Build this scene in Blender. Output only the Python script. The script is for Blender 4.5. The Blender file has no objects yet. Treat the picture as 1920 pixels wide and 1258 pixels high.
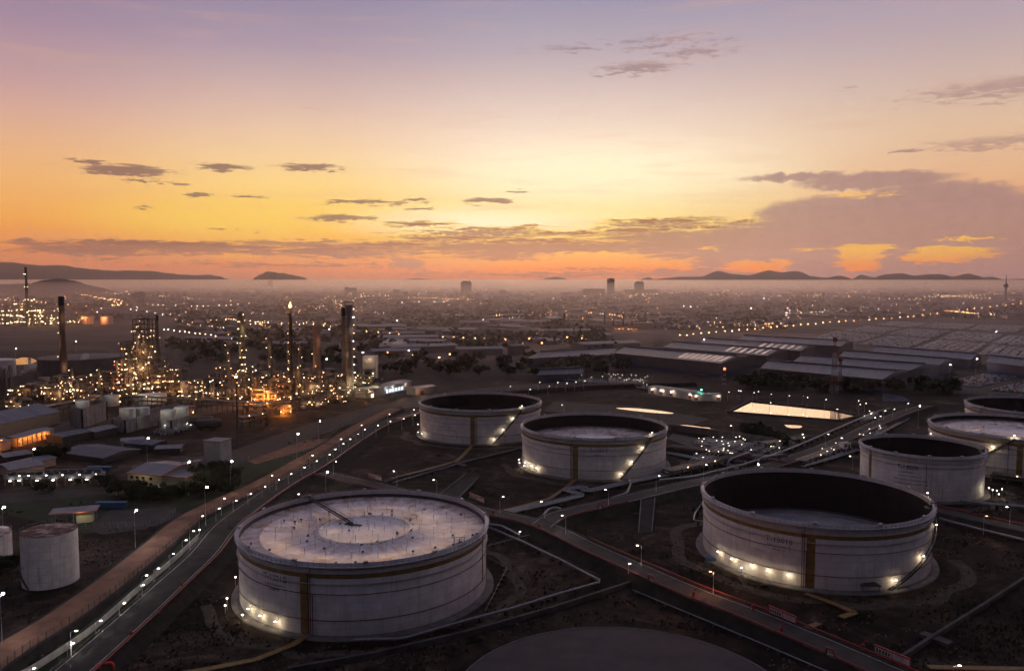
import bpy, bmesh, math, random
from math import sin, cos, pi, radians, atan2, sqrt, tan
from mathutils import Vector, Matrix
random.seed(7)
SC = bpy.context.scene
COL = SC.collection
# ---------------------------------------------------------------- camera numbers
F, TH, H = 1515.75, radians(4.0388), 98.85
def G(px, py, z=0.0):
    dx = (px-960)/F; dz = -(py-629)/F
    y = cos(TH)+dz*sin(TH); zz = -sin(TH)+dz*cos(TH)
    t = (z-H)/zz
    return Vector((dx*t, y*t, z))
def P(x, y, z):
    z = z-H; d = y*cos(TH)-z*sin(TH); u = y*sin(TH)+z*cos(TH)
    return 960+F*x/d, 629-F*u/d
def ZT(g, py):
    """height above ground point g that is seen at picture height py"""
    a = TH+math.atan((py-629)/F)
    return H-g.y*tan(a)
def MPP(g): return sqrt(g.y**2+H**2)/F      # metres per photo pixel at g
# ---------------------------------------------------------------- materials
def lin(r, g, b):
    def c(v):
        v /= 255.0
        return v/12.92 if v <= .04045 else ((v+.055)/1.055)**2.4
    return (c(r), c(g), c(b), 1)
MATS = {}
def mat(name, col, rough=.8, col2=None, scale=.3, metal=0, emit=None, es=0, bump=0, stretch=(1,1,1), detail=6, spec=.3, lo=.35, hi=.65, sample=False):
    if name in MATS: return MATS[name]
    m = bpy.data.materials.new(name); m.use_nodes = True; MATS[name] = m
    nt = m.node_tree; N = nt.nodes; L = nt.links
    b = N['Principled BSDF']
    b.inputs['Roughness'].default_value = rough
    b.inputs['Metallic'].default_value = metal
    b.inputs['Specular IOR Level'].default_value = spec
    c1 = tuple(col)[:3]+(1,)
    if col2 is not None:
        tc = N.new('ShaderNodeTexCoord'); mp = N.new('ShaderNodeMapping'); mp.inputs['Scale'].default_value = stretch
        nz = N.new('ShaderNodeTexNoise'); nz.inputs['Scale'].default_value = scale; nz.inputs['Detail'].default_value = detail; nz.inputs['Roughness'].default_value = .62
        L.new(tc.outputs['Object'], mp.inputs[0]); L.new(mp.outputs[0], nz.inputs['Vector'])
        cr = N.new('ShaderNodeValToRGB'); cr.color_ramp.elements[0].position = lo; cr.color_ramp.elements[1].position = hi
        cr.color_ramp.elements[0].color = c1; cr.color_ramp.elements[1].color = tuple(col2)[:3]+(1,)
        L.new(nz.outputs['Fac'], cr.inputs[0]); L.new(cr.outputs[0], b.inputs['Base Color'])
        if bump:
            bp = N.new('ShaderNodeBump'); bp.inputs['Strength'].default_value = bump; bp.inputs['Distance'].default_value = .3
            L.new(nz.outputs['Fac'], bp.inputs['Height']); L.new(bp.outputs[0], b.inputs['Normal'])
    else:
        b.inputs['Base Color'].default_value = c1
    if emit is not None:
        b.inputs['Emission Color'].default_value = tuple(emit)[:3]+(1,)
        b.inputs['Emission Strength'].default_value = es
        m.cycles.emission_sampling = 'AUTO' if sample else 'NONE'
    return m
# ---------------------------------------------------------------- mesh builder
class MB:
    def __init__(s): s.v = []; s.f = []; s.mi = []; s.cur = 0; s.sm = []
    def add(s, vs, fs, smooth=False):
        o = len(s.v); s.v += [tuple(v) for v in vs]
        for f in fs: s.f.append([i+o for i in f]); s.mi.append(s.cur); s.sm.append(smooth)
        return s
    def box(s, cx, cy, z0, sx, sy, sz, rot=0):
        c, n = cos(rot), sin(rot); vs = []
        for z in (z0, z0+sz):
            for a, b in ((-1,-1),(1,-1),(1,1),(-1,1)):
                x, y = a*sx/2, b*sy/2; vs.append((cx+x*c-y*n, cy+x*n+y*c, z))
        return s.add(vs, [(3,2,1,0),(4,5,6,7),(0,1,5,4),(1,2,6,5),(2,3,7,6),(3,0,4,7)])
    def beam(s, p, q, w, h=None):
        p = Vector(p); q = Vector(q); d = q-p
        if d.length < 1e-6: return s
        h = h or w; d.normalize(); u = d.cross(Vector((0,0,1)))
        if u.length < 1e-3: u = Vector((1,0,0))
        u.normalize(); v = u.cross(d); vs = []
        for c in (p, q):
            for a, b in ((-1,-1),(1,-1),(1,1),(-1,1)): vs.append(c+u*(a*w/2)+v*(b*h/2))
        return s.add(vs, [(0,1,2,3),(7,6,5,4),(4,5,1,0),(5,6,2,1),(6,7,3,2),(7,4,0,3)])
    def tube(s, pts, r, n=8, cap=True, closed=False):
        pts = [Vector(p) for p in pts]; k = len(pts); vs = []; fs = []
        for i, p in enumerate(pts):
            a = pts[(i-1) % k] if (i > 0 or closed) else p; b = pts[(i+1) % k] if (i < k-1 or closed) else p
            d = (b-a); d = d.normalized() if d.length > 1e-9 else Vector((0,0,1))
            u = d.cross(Vector((0,0,1)))
            if u.length < .05: u = d.cross(Vector((0,1,0)))
            u.normalize(); w = u.cross(d)
            rr = r[i] if isinstance(r, (list, tuple)) else r
            for j in range(n): t = 2*pi*j/n; vs.append(p+u*(cos(t)*rr)+w*(sin(t)*rr))
        for i in range(k if closed else k-1):
            o = i*n; o2 = ((i+1) % k)*n
            for j in range(n): j2 = (j+1) % n; fs.append((o+j, o+j2, o2+j2, o2+j))
        if cap and not closed: fs.append(tuple(range(n))); fs.append(tuple((k-1)*n+j for j in reversed(range(n))))
        return s.add(vs, fs, True)
    def lathe(s, prof, n=24, cx=0, cy=0, a0=0, a1=2*pi, capb=False, capt=False, smooth=True):
        full = abs(a1-a0-2*pi) < 1e-6; m = n if full else n+1; vs = []; fs = []
        for r, z in prof:
            for j in range(m): t = a0+(a1-a0)*j/n; vs.append((cx+r*sin(t), cy-r*cos(t), z))
        for i in range(len(prof)-1):
            for j in range(n):
                j2 = (j+1) % m; fs.append((i*m+j, i*m+j2, (i+1)*m+j2, (i+1)*m+j))
        if capb: fs.append(tuple(reversed(range(m))))
        if capt: fs.append(tuple((len(prof)-1)*m+j for j in range(m)))
        return s.add(vs, fs, smooth)
    def prism(s, poly, z0, z1):
        n = len(poly); vs = [(p[0], p[1], z0) for p in poly]+[(p[0], p[1], z1) for p in poly]
        fs = [tuple(reversed(range(n))), tuple(range(n, 2*n))]+[(i, (i+1) % n, n+(i+1) % n, n+i) for i in range(n)]
        return s.add(vs, fs)
    def sheet(s, poly, z): return s.add([(p[0], p[1], z) for p in poly], [tuple(range(len(poly)))])
    def mesh(s, name, mats):
        me = bpy.data.meshes.new(name); me.from_pydata(s.v, [], s.f)
        for m in (mats if isinstance(mats, (list, tuple)) else [mats]): me.materials.append(m)
        if len(me.materials) > 1: me.polygons.foreach_set('material_index', s.mi)
        me.polygons.foreach_set('use_smooth', s.sm)
        me.update(); return me
    def build(s, name, mats, parent=None, loc=None):
        return link(s.mesh(name, mats), name, parent, loc)
def link(me, name, parent=None, loc=None, rz=0):
    o = bpy.data.objects.new(name, me); COL.objects.link(o)
    if parent is not None: o.parent = parent
    if loc is not None: o.location = loc
    if rz: o.rotation_euler = (0, 0, rz)
    return o
def empty(name, loc=(0,0,0), rz=0):
    o = bpy.data.objects.new(name, None); COL.objects.link(o); o.location = loc; o.rotation_euler = (0,0,rz)
    o.empty_display_size = .5
    return o
def tag(o, label=None, cat=None, group=None, kind=None):
    if label: o['label'] = label
    if cat: o['category'] = cat
    if group: o['group'] = group
    if kind: o['kind'] = kind
    return o
def struct(o, label=None, cat=None): return tag(o, label, cat, kind='structure')
def kids(o): return [c for c in bpy.data.objects if c.parent == o]
def copy_tree(src, children, loc, rz=0, label=None):
    r = src.copy(); COL.objects.link(r); r.location = loc; r.rotation_euler = (0,0,rz)
    if label: r['label'] = label
    for ch in children:
        c = ch.copy(); COL.objects.link(c); c.parent = r
    return r
LAMPS = []
def light(loc, power, col=(1,.86,.62), r=.15, kind='POINT', name='lamp_light', direction=None, spot=120, blend=.7):
    l = bpy.data.lights.new(name, kind); l.energy = power; l.color = col[:3]
    l.shadow_soft_size = r
    o = bpy.data.objects.new(name, l); COL.objects.link(o); o.location = loc
    if kind == 'SPOT':
        l.spot_size = radians(spot); l.spot_blend = blend
        o.rotation_euler = Vector(direction or (0,0,-1)).to_track_quat('-Z', 'Y').to_euler()
    return o
def text_mesh(body, size, width=None):
    c = bpy.data.curves.new('lettering', 'FONT'); c.body = body; c.size = size; c.align_x = 'CENTER'; c.align_y = 'CENTER'; c.resolution_u = 2
    o = bpy.data.objects.new('lettering', c); COL.objects.link(o)
    dg = bpy.context.evaluated_depsgraph_get(); me = bpy.data.meshes.new_from_object(o.evaluated_get(dg))
    vs = [tuple(v.co) for v in me.vertices]; fs = [tuple(p.vertices) for p in me.polygons]
    bpy.data.objects.remove(o); bpy.data.curves.remove(c); bpy.data.meshes.remove(me)
    return vs, fs
# ---------------------------------------------------------------- camera
cam = bpy.data.cameras.new('camera'); co = bpy.data.objects.new('camera', cam); COL.objects.link(co)
co.location = (0, 0, H); co.rotation_euler = (pi/2-TH, 0, 0)
cam.sensor_fit = 'HORIZONTAL'; cam.sensor_width = 36; cam.lens = 36*F/1920; cam.clip_end = 60000; cam.clip_start = 1
SC.camera = co
SC.view_settings.view_transform = 'Standard'; SC.view_settings.look = 'None'; SC.view_settings.exposure = 0; SC.view_settings.gamma = 1
cy = SC.cycles
cy.use_denoising = True; cy.use_adaptive_sampling = True; cy.adaptive_threshold = .06; cy.adaptive_min_samples = 12; cy.max_bounces = 5; cy.diffuse_bounces = 1; cy.glossy_bounces = 2; cy.transmission_bounces = 2; cy.volume_bounces = 3
cy.sample_clamp_indirect = 1.0; cy.sample_clamp_direct = 0
cy.caustics_reflective = False; cy.caustics_refractive = False
# ---------------------------------------------------------------- sky
W = bpy.data.worlds.new('World'); SC.world = W; W.use_nodes = True
nt = W.node_tree; N = nt.nodes; L = nt.links
for n in list(N): N.remove(n)
def nd(t, **k):
    n = N.new(t)
    for a, b in k.items(): setattr(n, a, b)
    return n
def plug(i, v):
    if isinstance(v, (int, float)): i.default_value = v
    elif isinstance(v, (tuple, list)): i.default_value = v
    else: L.new(v, i)
def M_(op, a, b=None, c=None, clamp=False):
    n = nd('ShaderNodeMath', operation=op, use_clamp=clamp); plug(n.inputs[0], a)
    if b is not None: plug(n.inputs[1], b)
    if c is not None: plug(n.inputs[2], c)
    return n.outputs[0]
def MR(v, a, b, c=0.0, d=1.0, smooth=True):
    n = nd('ShaderNodeMapRange', interpolation_type='SMOOTHSTEP' if smooth else 'LINEAR')
    for i, x in zip(range(5), (v, a, b, c, d)): plug(n.inputs[i], x)
    return n.outputs[0]
def MX(f, a, b, mode='MIX'):
    n = nd('ShaderNodeMix', data_type='RGBA', blend_type=mode); plug(n.inputs[0], f); plug(n.inputs[6], a); plug(n.inputs[7], b); return n.outputs[2]
tc = nd('ShaderNodeTexCoord'); sp = nd('ShaderNodeSeparateXYZ'); L.new(tc.outputs['Generated'], sp.inputs[0])
AZ = M_('MULTIPLY', M_('ARCTAN2', sp.outputs[0], sp.outputs[1]), 57.2958)
EL = M_('MULTIPLY', M_('ARCSINE', sp.outputs[2]), 57.2958)
def azel(px, py):
    dx = (px-960)/F; dz = -(py-629)/F
    y = cos(TH)+dz*sin(TH); z = -sin(TH)+dz*cos(TH)
    return math.degrees(atan2(dx, y)), math.degrees(math.atan(z/sqrt(dx*dx+y*y)))
def col_ramp(rows):
    r = nd('ShaderNodeValToRGB'); e = r.color_ramp.elements
    rows = sorted(((azel(960, y)[1]+3)/45, c) for y, c in rows)
    while len(e) < len(rows): e.new(.5)
    for k, (t, c) in enumerate(rows): e[k].position = max(0, min(1, t)); e[k].color = c if len(c) == 4 else lin(*c)
    t = M_('DIVIDE', M_('ADD', EL, 3), 45)
    L.new(t, r.inputs[0]); return r.outputs[0]
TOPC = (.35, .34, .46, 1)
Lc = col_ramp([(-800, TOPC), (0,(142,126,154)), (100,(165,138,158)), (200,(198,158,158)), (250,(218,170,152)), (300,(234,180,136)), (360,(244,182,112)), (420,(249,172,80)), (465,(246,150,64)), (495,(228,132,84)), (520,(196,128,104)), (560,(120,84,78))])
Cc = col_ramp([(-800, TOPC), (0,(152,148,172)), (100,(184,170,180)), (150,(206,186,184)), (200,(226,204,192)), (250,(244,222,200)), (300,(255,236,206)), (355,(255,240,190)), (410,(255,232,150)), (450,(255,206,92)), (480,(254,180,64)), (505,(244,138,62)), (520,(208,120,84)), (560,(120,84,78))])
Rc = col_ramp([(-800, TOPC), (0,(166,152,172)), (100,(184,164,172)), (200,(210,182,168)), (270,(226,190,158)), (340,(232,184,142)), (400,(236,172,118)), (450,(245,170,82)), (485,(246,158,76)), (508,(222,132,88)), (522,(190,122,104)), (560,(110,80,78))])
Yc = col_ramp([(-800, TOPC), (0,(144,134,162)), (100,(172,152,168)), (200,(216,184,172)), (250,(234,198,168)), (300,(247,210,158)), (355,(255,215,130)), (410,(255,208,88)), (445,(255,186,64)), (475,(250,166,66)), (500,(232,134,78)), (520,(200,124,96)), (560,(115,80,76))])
sky = MX(MR(AZ, -32, -15), Lc, Yc); sky = MX(MR(AZ, -15, 2), sky, Cc); sky = MX(MR(AZ, 6, 30), sky, Rc)
# glow where the sun waits below the horizon
def VEC(u, v):
    c = nd('ShaderNodeCombineXYZ'); plug(c.inputs[0], u); plug(c.inputs[1], v); return c.outputs[0]
V0 = VEC(AZ, EL)
def ell(px, py, rx, ry, k=1.0, v=None):
    a, e = azel(px, py); sx, sy = k*26.5/rx, k*26.5/ry
    n = nd('ShaderNodeVectorMath', operation='MULTIPLY_ADD'); L.new(v or V0, n.inputs[0]); n.inputs[1].default_value = (sx, sy, 0); n.inputs[2].default_value = (-a*sx, -e*sy, 0)
    l = nd('ShaderNodeVectorMath', operation='LENGTH'); L.new(n.outputs[0], l.inputs[0])
    return M_('SUBTRACT', k, l.outputs['Value'])
gl = M_('ADD', MR(ell(1130, 320, 430, 80), 0, 1, 0, .7), MR(ell(900, 418, 360, 42), 0, 1, 0, .95), clamp=True)
sky = MX(gl, sky, (1.10, .98, .66, 1))
gy = MR(ell(430, 415, 330, 55), 0, 1, 0, .7); sky = MX(gy, sky, lin(255, 211, 92))
sky0 = sky
# streaky noise on azimuth / elevation
def noise(sx, sy, det=7, rough=.6, off=0):
    cb = nd('ShaderNodeCombineXYZ'); plug(cb.inputs[0], M_('MULTIPLY', AZ, sx)); plug(cb.inputs[1], M_('MULTIPLY', EL, sy)); cb.inputs[2].default_value = off
    n = nd('ShaderNodeTexNoise'); n.inputs['Scale'].default_value = 1; n.inputs['Detail'].default_value = det; n.inputs['Roughness'].default_value = rough; n.inputs['Distortion'].default_value = .3
    L.new(cb.outputs[0], n.inputs[0]); return n.outputs[0]
n1 = noise(.35, 1.6); n2 = noise(.9, 4.2, 8, .65, 5); n3 = noise(1.3, 1.7, 8, .6, 9)
n4 = noise(.55, 6.5, 9, .68, 21)
st = noise(.12, 1.3, 5, .55, 3)
# very thin veils
sky = MX(MR(st, .48, .75, 0, .22), sky, lin(214, 168, 142))
UA = M_('ADD', AZ, M_('MULTIPLY', M_('SUBTRACT', n1, .5), 4.0)); VE = M_('ADD', EL, M_('MULTIPLY', M_('SUBTRACT', n2, .5), 1.1))
VA = VEC(UA, VE)
def field(lst, v=VA):
    m = None
    for q in lst:
        e = ell(*q, v=v); m = e if m is None else M_('MAXIMUM', m, e)
    return m
bands = [(300,464,250,13,.9),(180,472,150,8,.7),(560,458,130,10,.6),(640,472,190,14,.8),(820,450,110,9,.7),(1010,463,300,20,1.1),(960,478,140,11,.8),(1290,455,230,25,1.1),(1230,478,250,10,.8),(1340,505,210,22,.9),(1420,470,170,40,1.1),(560,497,240,5,.4),(1060,515,330,6,.5),(500,474,90,4,.6),(960,438,230,6,.95),(1180,437,170,6,.85),(700,462,220,8,.8),(260,455,170,5,.8)]
mass = [(1560,402,150,42,1.2),(1720,400,250,52,1.3),(1500,332,140,11,1.2),(1640,338,170,21,1.35),(1760,362,160,28,1.1),(1900,420,200,60,1.2),(1500,440,200,32,1.2),(1530,492,62,42,1.2),(1690,470,48,55,1.1),(1700,505,120,20,1),(1900,490,90,50,1.1),(1790,448,220,12,1)]
smallc = [(240,320,88,12,1),(410,313,55,8,.9),(175,303,45,4,.7),(585,313,68,8,1),(372,366,34,4,.8),(460,368,25,3,.6),(690,379,80,6,.9),(790,375,36,4,.8),(915,376,52,6,1),(968,359,26,4,.8),(645,409,66,8,1),(785,420,80,6,.9),(792,392,36,4,.9),(955,430,80,6,.9),(1240,420,120,10,1),(1310,410,60,6,.8),(1380,422,60,7,.8),(290,341,60,3,.6),(62,452,28,6,.8),(280,389,20,3,.5),(1692,283,36,3,.8),(880,441,80,5,.7),(430,430,40,3,.5)]
faint = [(1200,128,110,16,.8),(1310,98,80,12,.7),(1250,80,160,20,.4),(1880,165,170,24,.8),(1860,268,140,16,.8),(1590,165,30,7,.5),(572,203,32,4,.4),(1060,90,80,10,.4)]
gaps = [(1618,466,50,8,1.5),(1615,480,44,9,1.6),(1608,496,42,9,1.3),(1630,505,26,4,.8),(1775,470,70,8,1.3),(1752,484,56,9,1.3),(1830,478,40,6,.7),(1425,494,64,6,1.3),(1412,504,62,8,1.3),(1110,480,130,7,1.6),(1090,492,190,9,1.7),(1190,500,130,8,1.5),(1010,503,130,6,1.3),(1818,448,48,3.5,1.2),(1500,467,30,2,.7),(1340,466,30,2,.5),(270,471,30,3,.5),(420,480,50,3,.5),(1625,366,34,3,.3)]
m1 = MR(M_('ADD', field(bands), M_('MULTIPLY', M_('SUBTRACT', n4, .45), 2.5)), -.1, .75, 0, .97)
UC = M_('ADD', AZ, M_('MULTIPLY', M_('SUBTRACT', n3, .5), 1.6)); VC = M_('ADD', EL, M_('MULTIPLY', M_('SUBTRACT', noise(1.1, 2.2, 8, .62, 14), .5), 1.0))
VCC = VEC(UC, VC)
m2 = MR(M_('ADD', field(mass, VCC), M_('MULTIPLY', M_('SUBTRACT', n4, .5), .3)), -.12, MR(EL, 3.2, 8.0, .45, 1.15), 0, .96)
m3 = MR(M_('ADD', field(smallc), M_('ADD', M_('MULTIPLY', M_('SUBTRACT', n2, .5), 1.6), M_('MULTIPLY', M_('SUBTRACT', n4, .5), 1.8))), -.25, .75, 0, .94)
m4 = MR(M_('ADD', field(faint), M_('MULTIPLY', M_('SUBTRACT', n2, .5), 2.4)), -.2, .7, 0, .55)
streaks = [(900,430,130,4,1.2),(1000,425,66,3,1),(860,446,170,6,1.3),(1070,437,130,5,1.2),(1235,414,120,6,1.2),(1300,426,130,5,1.1),(1180,432,100,4,1.1),(1385,416,60,4,1),(640,466,130,6,1.2),(545,471,130,4,1.1),(730,458,120,5,1.2),(782,420,84,4,1.2),(300,457,240,7,1.2),(180,470,150,4,1),(420,463,120,4,1),(1010,452,200,6,1.1),(1120,504,150,3,1),(960,487,120,2.5,.9),(200,486,120,2,.7)]
m5 = MR(M_('ADD', field(streaks), M_('MULTIPLY', M_('SUBTRACT', n4, .5), 2.6)), .1, .7, 0, .93)
gp = MR(M_('ADD', field(gaps, VEC(M_('ADD', AZ, M_('MULTIPLY', M_('SUBTRACT', n3, .5), 1.5)), VE)), M_('MULTIPLY', M_('SUBTRACT', n4, .5), 3.2)), -.2, .5, 0, 1)
cl = M_('MAXIMUM', M_('MAXIMUM', m1, m2), M_('MAXIMUM', m3, m4))
cl = M_('MULTIPLY', cl, M_('SUBTRACT', 1.0, gp))
dark = MX(MR(EL, .5, 5.5), lin(146, 94, 84), lin(120, 86, 84)); dark = MX(MR(AZ, 4, 20), dark, lin(164, 128, 126))
dark = MX(MR(n3, .35, .7, 0, .3), dark, lin(124, 94, 100)); dark = MX(MR(n4, .5, .8, 0, .14), dark, lin(206, 150, 120))
ccol = MX(.12, dark, sky)
sky = MX(M_('MULTIPLY', gp, .95), sky, MX(MR(EL, .3, 2.2), lin(255, 128, 28), lin(255, 194, 62)))
fr = M_('MULTIPLY', M_('MULTIPLY', M_('MULTIPLY', cl, M_('SUBTRACT', 1.0, cl)), MR(ell(1020, 440, 560, 70), 0, .7, 0, 3.4)), MR(EL, .5, 1.6, .25, 1.0), clamp=True)
sky = MX(fr, sky, MX(MR(EL, .6, 3.2), lin(255, 138, 48), lin(255, 218, 96)))
sky = MX(MR(cl, .12, .8, 0, .97), sky, ccol)
f5 = M_('MULTIPLY', M_('MULTIPLY', m5, M_('SUBTRACT', 1.0, m5)), MR(ell(980, 432, 620, 60), 0, .6, .4, 3.4), clamp=True)
sky = MX(f5, sky, MX(MR(EL, 1.0, 3.4), lin(255, 150, 46), lin(255, 222, 110)))
sky = MX(M_('MULTIPLY', m5, MR(m5, .2, .9, .3, 1)), sky, MX(MR(EL, .5, 4.5), lin(150, 92, 80), lin(142, 96, 74)))
# the smoke cloud standing over the plain
sm = MR(M_('ADD', field([(765,495,42,15,1),(745,487,22,9,1),(795,508,14,8,.8)], VCC), M_('MULTIPLY', M_('SUBTRACT', n3, .5), .8)), .1, .45, 0, .75)
sky = MX(sm, sky, lin(168, 122, 110))
# the sky behind the camera is still night blue; clouds only stand in the sector towards the sun
ab = M_('ABSOLUTE', AZ)
sky0 = MX(MR(ab, 38, 125), sky0, MX(MR(EL, 0, 40), (.048, .043, .064, 1), (.078, .076, .12, 1)))
nish = nd('ShaderNodeTexSky', sky_type='NISHITA'); nish.sun_disc = False; nish.sun_elevation = radians(1.0); nish.sun_rotation = radians(2)
nsc = nd('ShaderNodeVectorMath', operation='SCALE'); L.new(nish.outputs[0], nsc.inputs[0]); nsc.inputs['Scale'].default_value = .006
def bg(c):
    b = nd('ShaderNodeBackground'); L.new(MX(1.0, c, nsc.outputs[0], 'ADD'), b.inputs[0]); b.inputs[1].default_value = 1.0; return b.outputs[0]
near = M_('MULTIPLY', M_('LESS_THAN', ab, 37.9), M_('MULTIPLY', M_('LESS_THAN', EL, 21.5), M_('GREATER_THAN', EL, -3)))
ms = nd('ShaderNodeMixShader'); L.new(near, ms.inputs[0]); L.new(bg(sky0), ms.inputs[1]); L.new(bg(sky), ms.inputs[2])
wo = nd('ShaderNodeOutputWorld'); L.new(ms.outputs[0], wo.inputs[0])
W.cycles.sampling_method = 'MANUAL'; W.cycles.sample_map_resolution = 1024
sun = bpy.data.lights.new('sun', 'SUN'); sun.energy = .42; sun.angle = radians(40); sun.color = (1, .60, .36)
so = bpy.data.objects.new('sun', sun); COL.objects.link(so); so.rotation_euler = Vector((-sin(radians(2)), -cos(radians(2)), -sin(radians(5)))).to_track_quat('-Z', 'Y').to_euler()
# ---------------------------------------------------------------- air
def vol_box(name, x0, x1, y0, y1, z0, z1, dens, colr, an, label):
    m = bpy.data.materials.new(name); m.use_nodes = True; n = m.node_tree.nodes
    for q in list(n): n.remove(q)
    v = n.new('ShaderNodeVolumePrincipled'); v.inputs['Density'].default_value = dens; v.inputs['Color'].default_value = colr; v.inputs['Anisotropy'].default_value = an
    o_ = n.new('ShaderNodeOutputMaterial'); m.node_tree.links.new(v.outputs[0], o_.inputs['Volume'])
    o = MB().box((x0+x1)/2, (y0+y1)/2, z0, x1-x0, y1-y0, z1-z0).build(name, m)
    tag(o, label, name, kind='stuff'); return o
vol_box('haze', -16000, 16000, -300, 16800, -1, 620, 3.0e-5, (1,.90,.97,1), .82, 'thin reddish dusk haze over the whole plain')
vol_box('mist', -14500, 14500, 800, 4900, -.5, 78, 1.4e-4, (1,.88,.93,1), .82, 'thin mist lying over the middle plain')
vol_box('mist_bank', -14400, 14400, 4902, 16300, -.4, 80, 4.4e-4, (1,.88,.82,1), .80, 'pale bank of mist lying below the distant hills')
# ================================================================ GROUND
GP = (.020,.015,.014); 
def ground_mat():
    m = bpy.data.materials.new('ground_soil'); m.use_nodes = True; nt = m.node_tree; N = nt.nodes; L = nt.links
    b = N['Principled BSDF']; b.inputs['Roughness'].default_value = .95; b.inputs['Specular IOR Level'].default_value = .1
    tc = N.new('ShaderNodeTexCoord')
    def nz(s, d, r=.6, dist=0):
        n = N.new('ShaderNodeTexNoise'); n.inputs['Scale'].default_value = s; n.inputs['Detail'].default_value = d; n.inputs['Roughness'].default_value = r; n.inputs['Distortion'].default_value = dist
        L.new(tc.outputs['Object'], n.inputs['Vector']); return n.outputs['Fac']
    def ramp(f, *st):
        r = N.new('ShaderNodeValToRGB'); e = r.color_ramp.elements
        while len(e) < len(st): e.new(.5)
        for k, (p, c) in enumerate(st): e[k].position = p; e[k].color = c+(1,)
        L.new(f, r.inputs[0]); return r.outputs[0]
    def mix(f, a, bb, mode='MIX'):
        n = N.new('ShaderNodeMix'); n.data_type = 'RGBA'; n.blend_type = mode
        if isinstance(f, float): n.inputs[0].default_value = f
        else: L.new(f, n.inputs[0])
        L.new(a, n.inputs[6]); L.new(bb, n.inputs[7]); return n.outputs[2]
    near = ramp(nz(.03, 12, .74, .9), (.34, (.006,.0045,.0035)), (.46, (.016,.0105,.008)), (.55, (.040,.026,.020)), (.62, (.075,.052,.041)), (.72, (.13,.095,.076)))
    near = mix(1.0, near, ramp(nz(.16, 10, .75, .3), (.36, (.35,.35,.33)), (.5, (.95,.93,.9)), (.66, (1.9,1.75,1.6))), 'MULTIPLY')
    fine = ramp(nz(1.1, 8, .8), (.3, (.45,.45,.45)), (.7, (1.4,1.4,1.4)))
    near = mix(1.0, near, fine, 'MULTIPLY')
    far = ramp(nz(.0022, 9, .7, .3), (.35, (.050,.040,.036)), (.5, (.10,.075,.066)), (.6, (.05,.05,.04)), (.7, (.22,.17,.15)))
    vor = N.new('ShaderNodeTexVoronoi'); vor.inputs['Scale'].default_value = .006; vor.feature = 'F1'
    mp = N.new('ShaderNodeMapping'); mp.inputs['Scale'].default_value = (.6, 1, 1); mp.inputs['Rotation'].default_value = (0,0,.5); L.new(tc.outputs['Object'], mp.inputs[0]); L.new(mp.outputs[0], vor.inputs['Vector'])
    vr = N.new('ShaderNodeSeparateColor'); L.new(vor.outputs['Color'], vr.inputs[0])
    fields = ramp(vr.outputs[0], (.0, (.5,.5,.5)), (.6, (1,1,1)), (.9, (1.1,1.05,1)), (1, (2.2,1.9,1.8)))
    far = mix(1.0, far, fields, 'MULTIPLY')
    s = N.new('ShaderNodeSeparateXYZ'); L.new(tc.outputs['Object'], s.inputs[0])
    mr = N.new('ShaderNodeMapRange'); L.new(s.outputs[1], mr.inputs[0]); mr.inputs[1].default_value = 620; mr.inputs[2].default_value = 1100
    L.new(mix(mr.outputs[0], near, far), b.inputs['Base Color'])
    return m
gm = ground_mat()
struct(MB().sheet([(-17000,-290),(17000,-290),(17000,17500),(-17000,17500)], 0).build('ground', gm))
def offs(pts, d):
    out = []
    for i, p in enumerate(pts):
        a = pts[max(i-1,0)]; b = pts[min(i+1,len(pts)-1)]; t = Vector((b[0]-a[0], b[1]-a[1])).normalized(); n = Vector((-t.y, t.x))
        out.append(Vector((p[0]+n.x*d, p[1]+n.y*d)))
    return out
def smooth(pts, k=6):
    pts = [Vector((p[0], p[1])) for p in pts]; out = []
    for i in range(len(pts)-1):
        p0 = pts[max(i-1,0)]; p1 = pts[i]; p2 = pts[i+1]; p3 = pts[min(i+2,len(pts)-1)]
        for j in range(k):
            t = j/k; out.append(.5*((2*p1)+(p2-p0)*t+(2*p0-5*p1+4*p2-p3)*t*t+(3*p1-p0-3*p2+p3)*t**3))
    out.append(pts[-1]); return out
def GL(lst, z=0): return [G(x, y, z).to_2d() for x, y in lst]
def ribbon(pts, d0, d1, z, mb=None):
    mb = mb or MB(); a = offs(pts, d0); b = offs(pts, d1); n = len(pts)
    vs = [(p.x, p.y, z) for p in a]+[(p.x, p.y, z) for p in b]
    mb.add(vs, [(i, i+1, n+i+1, n+i) if d0 > d1 else (n+i, n+i+1, i+1, i) for i in range(n-1)]); return mb
def berm(pts, dl, dr, z, run, mb=None):
    mb = mb or MB(); rows = [(dl+run, -.05), (dl, z), (dr, z), (dr-run, -.05)]; n = len(pts); vs = []
    for d, zz in rows: vs += [(p.x, p.y, zz) for p in offs(pts, d)]
    fs = []
    for r in range(3): fs += [(r*n+i+1, r*n+i, (r+1)*n+i, (r+1)*n+i+1) for i in range(n-1)]
    fs.append((0, n, 2*n, 3*n)); fs.append((4*n-1, 3*n-1, 2*n-1, n-1))
    mb.add(vs, fs); return mb
asph = mat('asphalt', (.016,.015,.016), .85, (.036,.033,.033), .25, stretch=(1,1,1), bump=.1, detail=9, spec=.12)
asph2 = mat('asphalt_old', (.026,.022,.021), .9, (.055,.044,.04), .2, detail=9)
dirt = mat('dirt_track', (.13,.066,.040), .95, (.27,.135,.082), .12, detail=9, bump=.2)  # reddish soil colour also carries the warm lamp glow lying on the track
bank = mat('dike_soil', (.012,.011,.009), 1, (.035,.028,.022), .3, detail=8, bump=.4)
conc = mat('concrete', (.10,.088,.082), .9, (.19,.17,.16), .25, detail=8, bump=.1)
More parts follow.
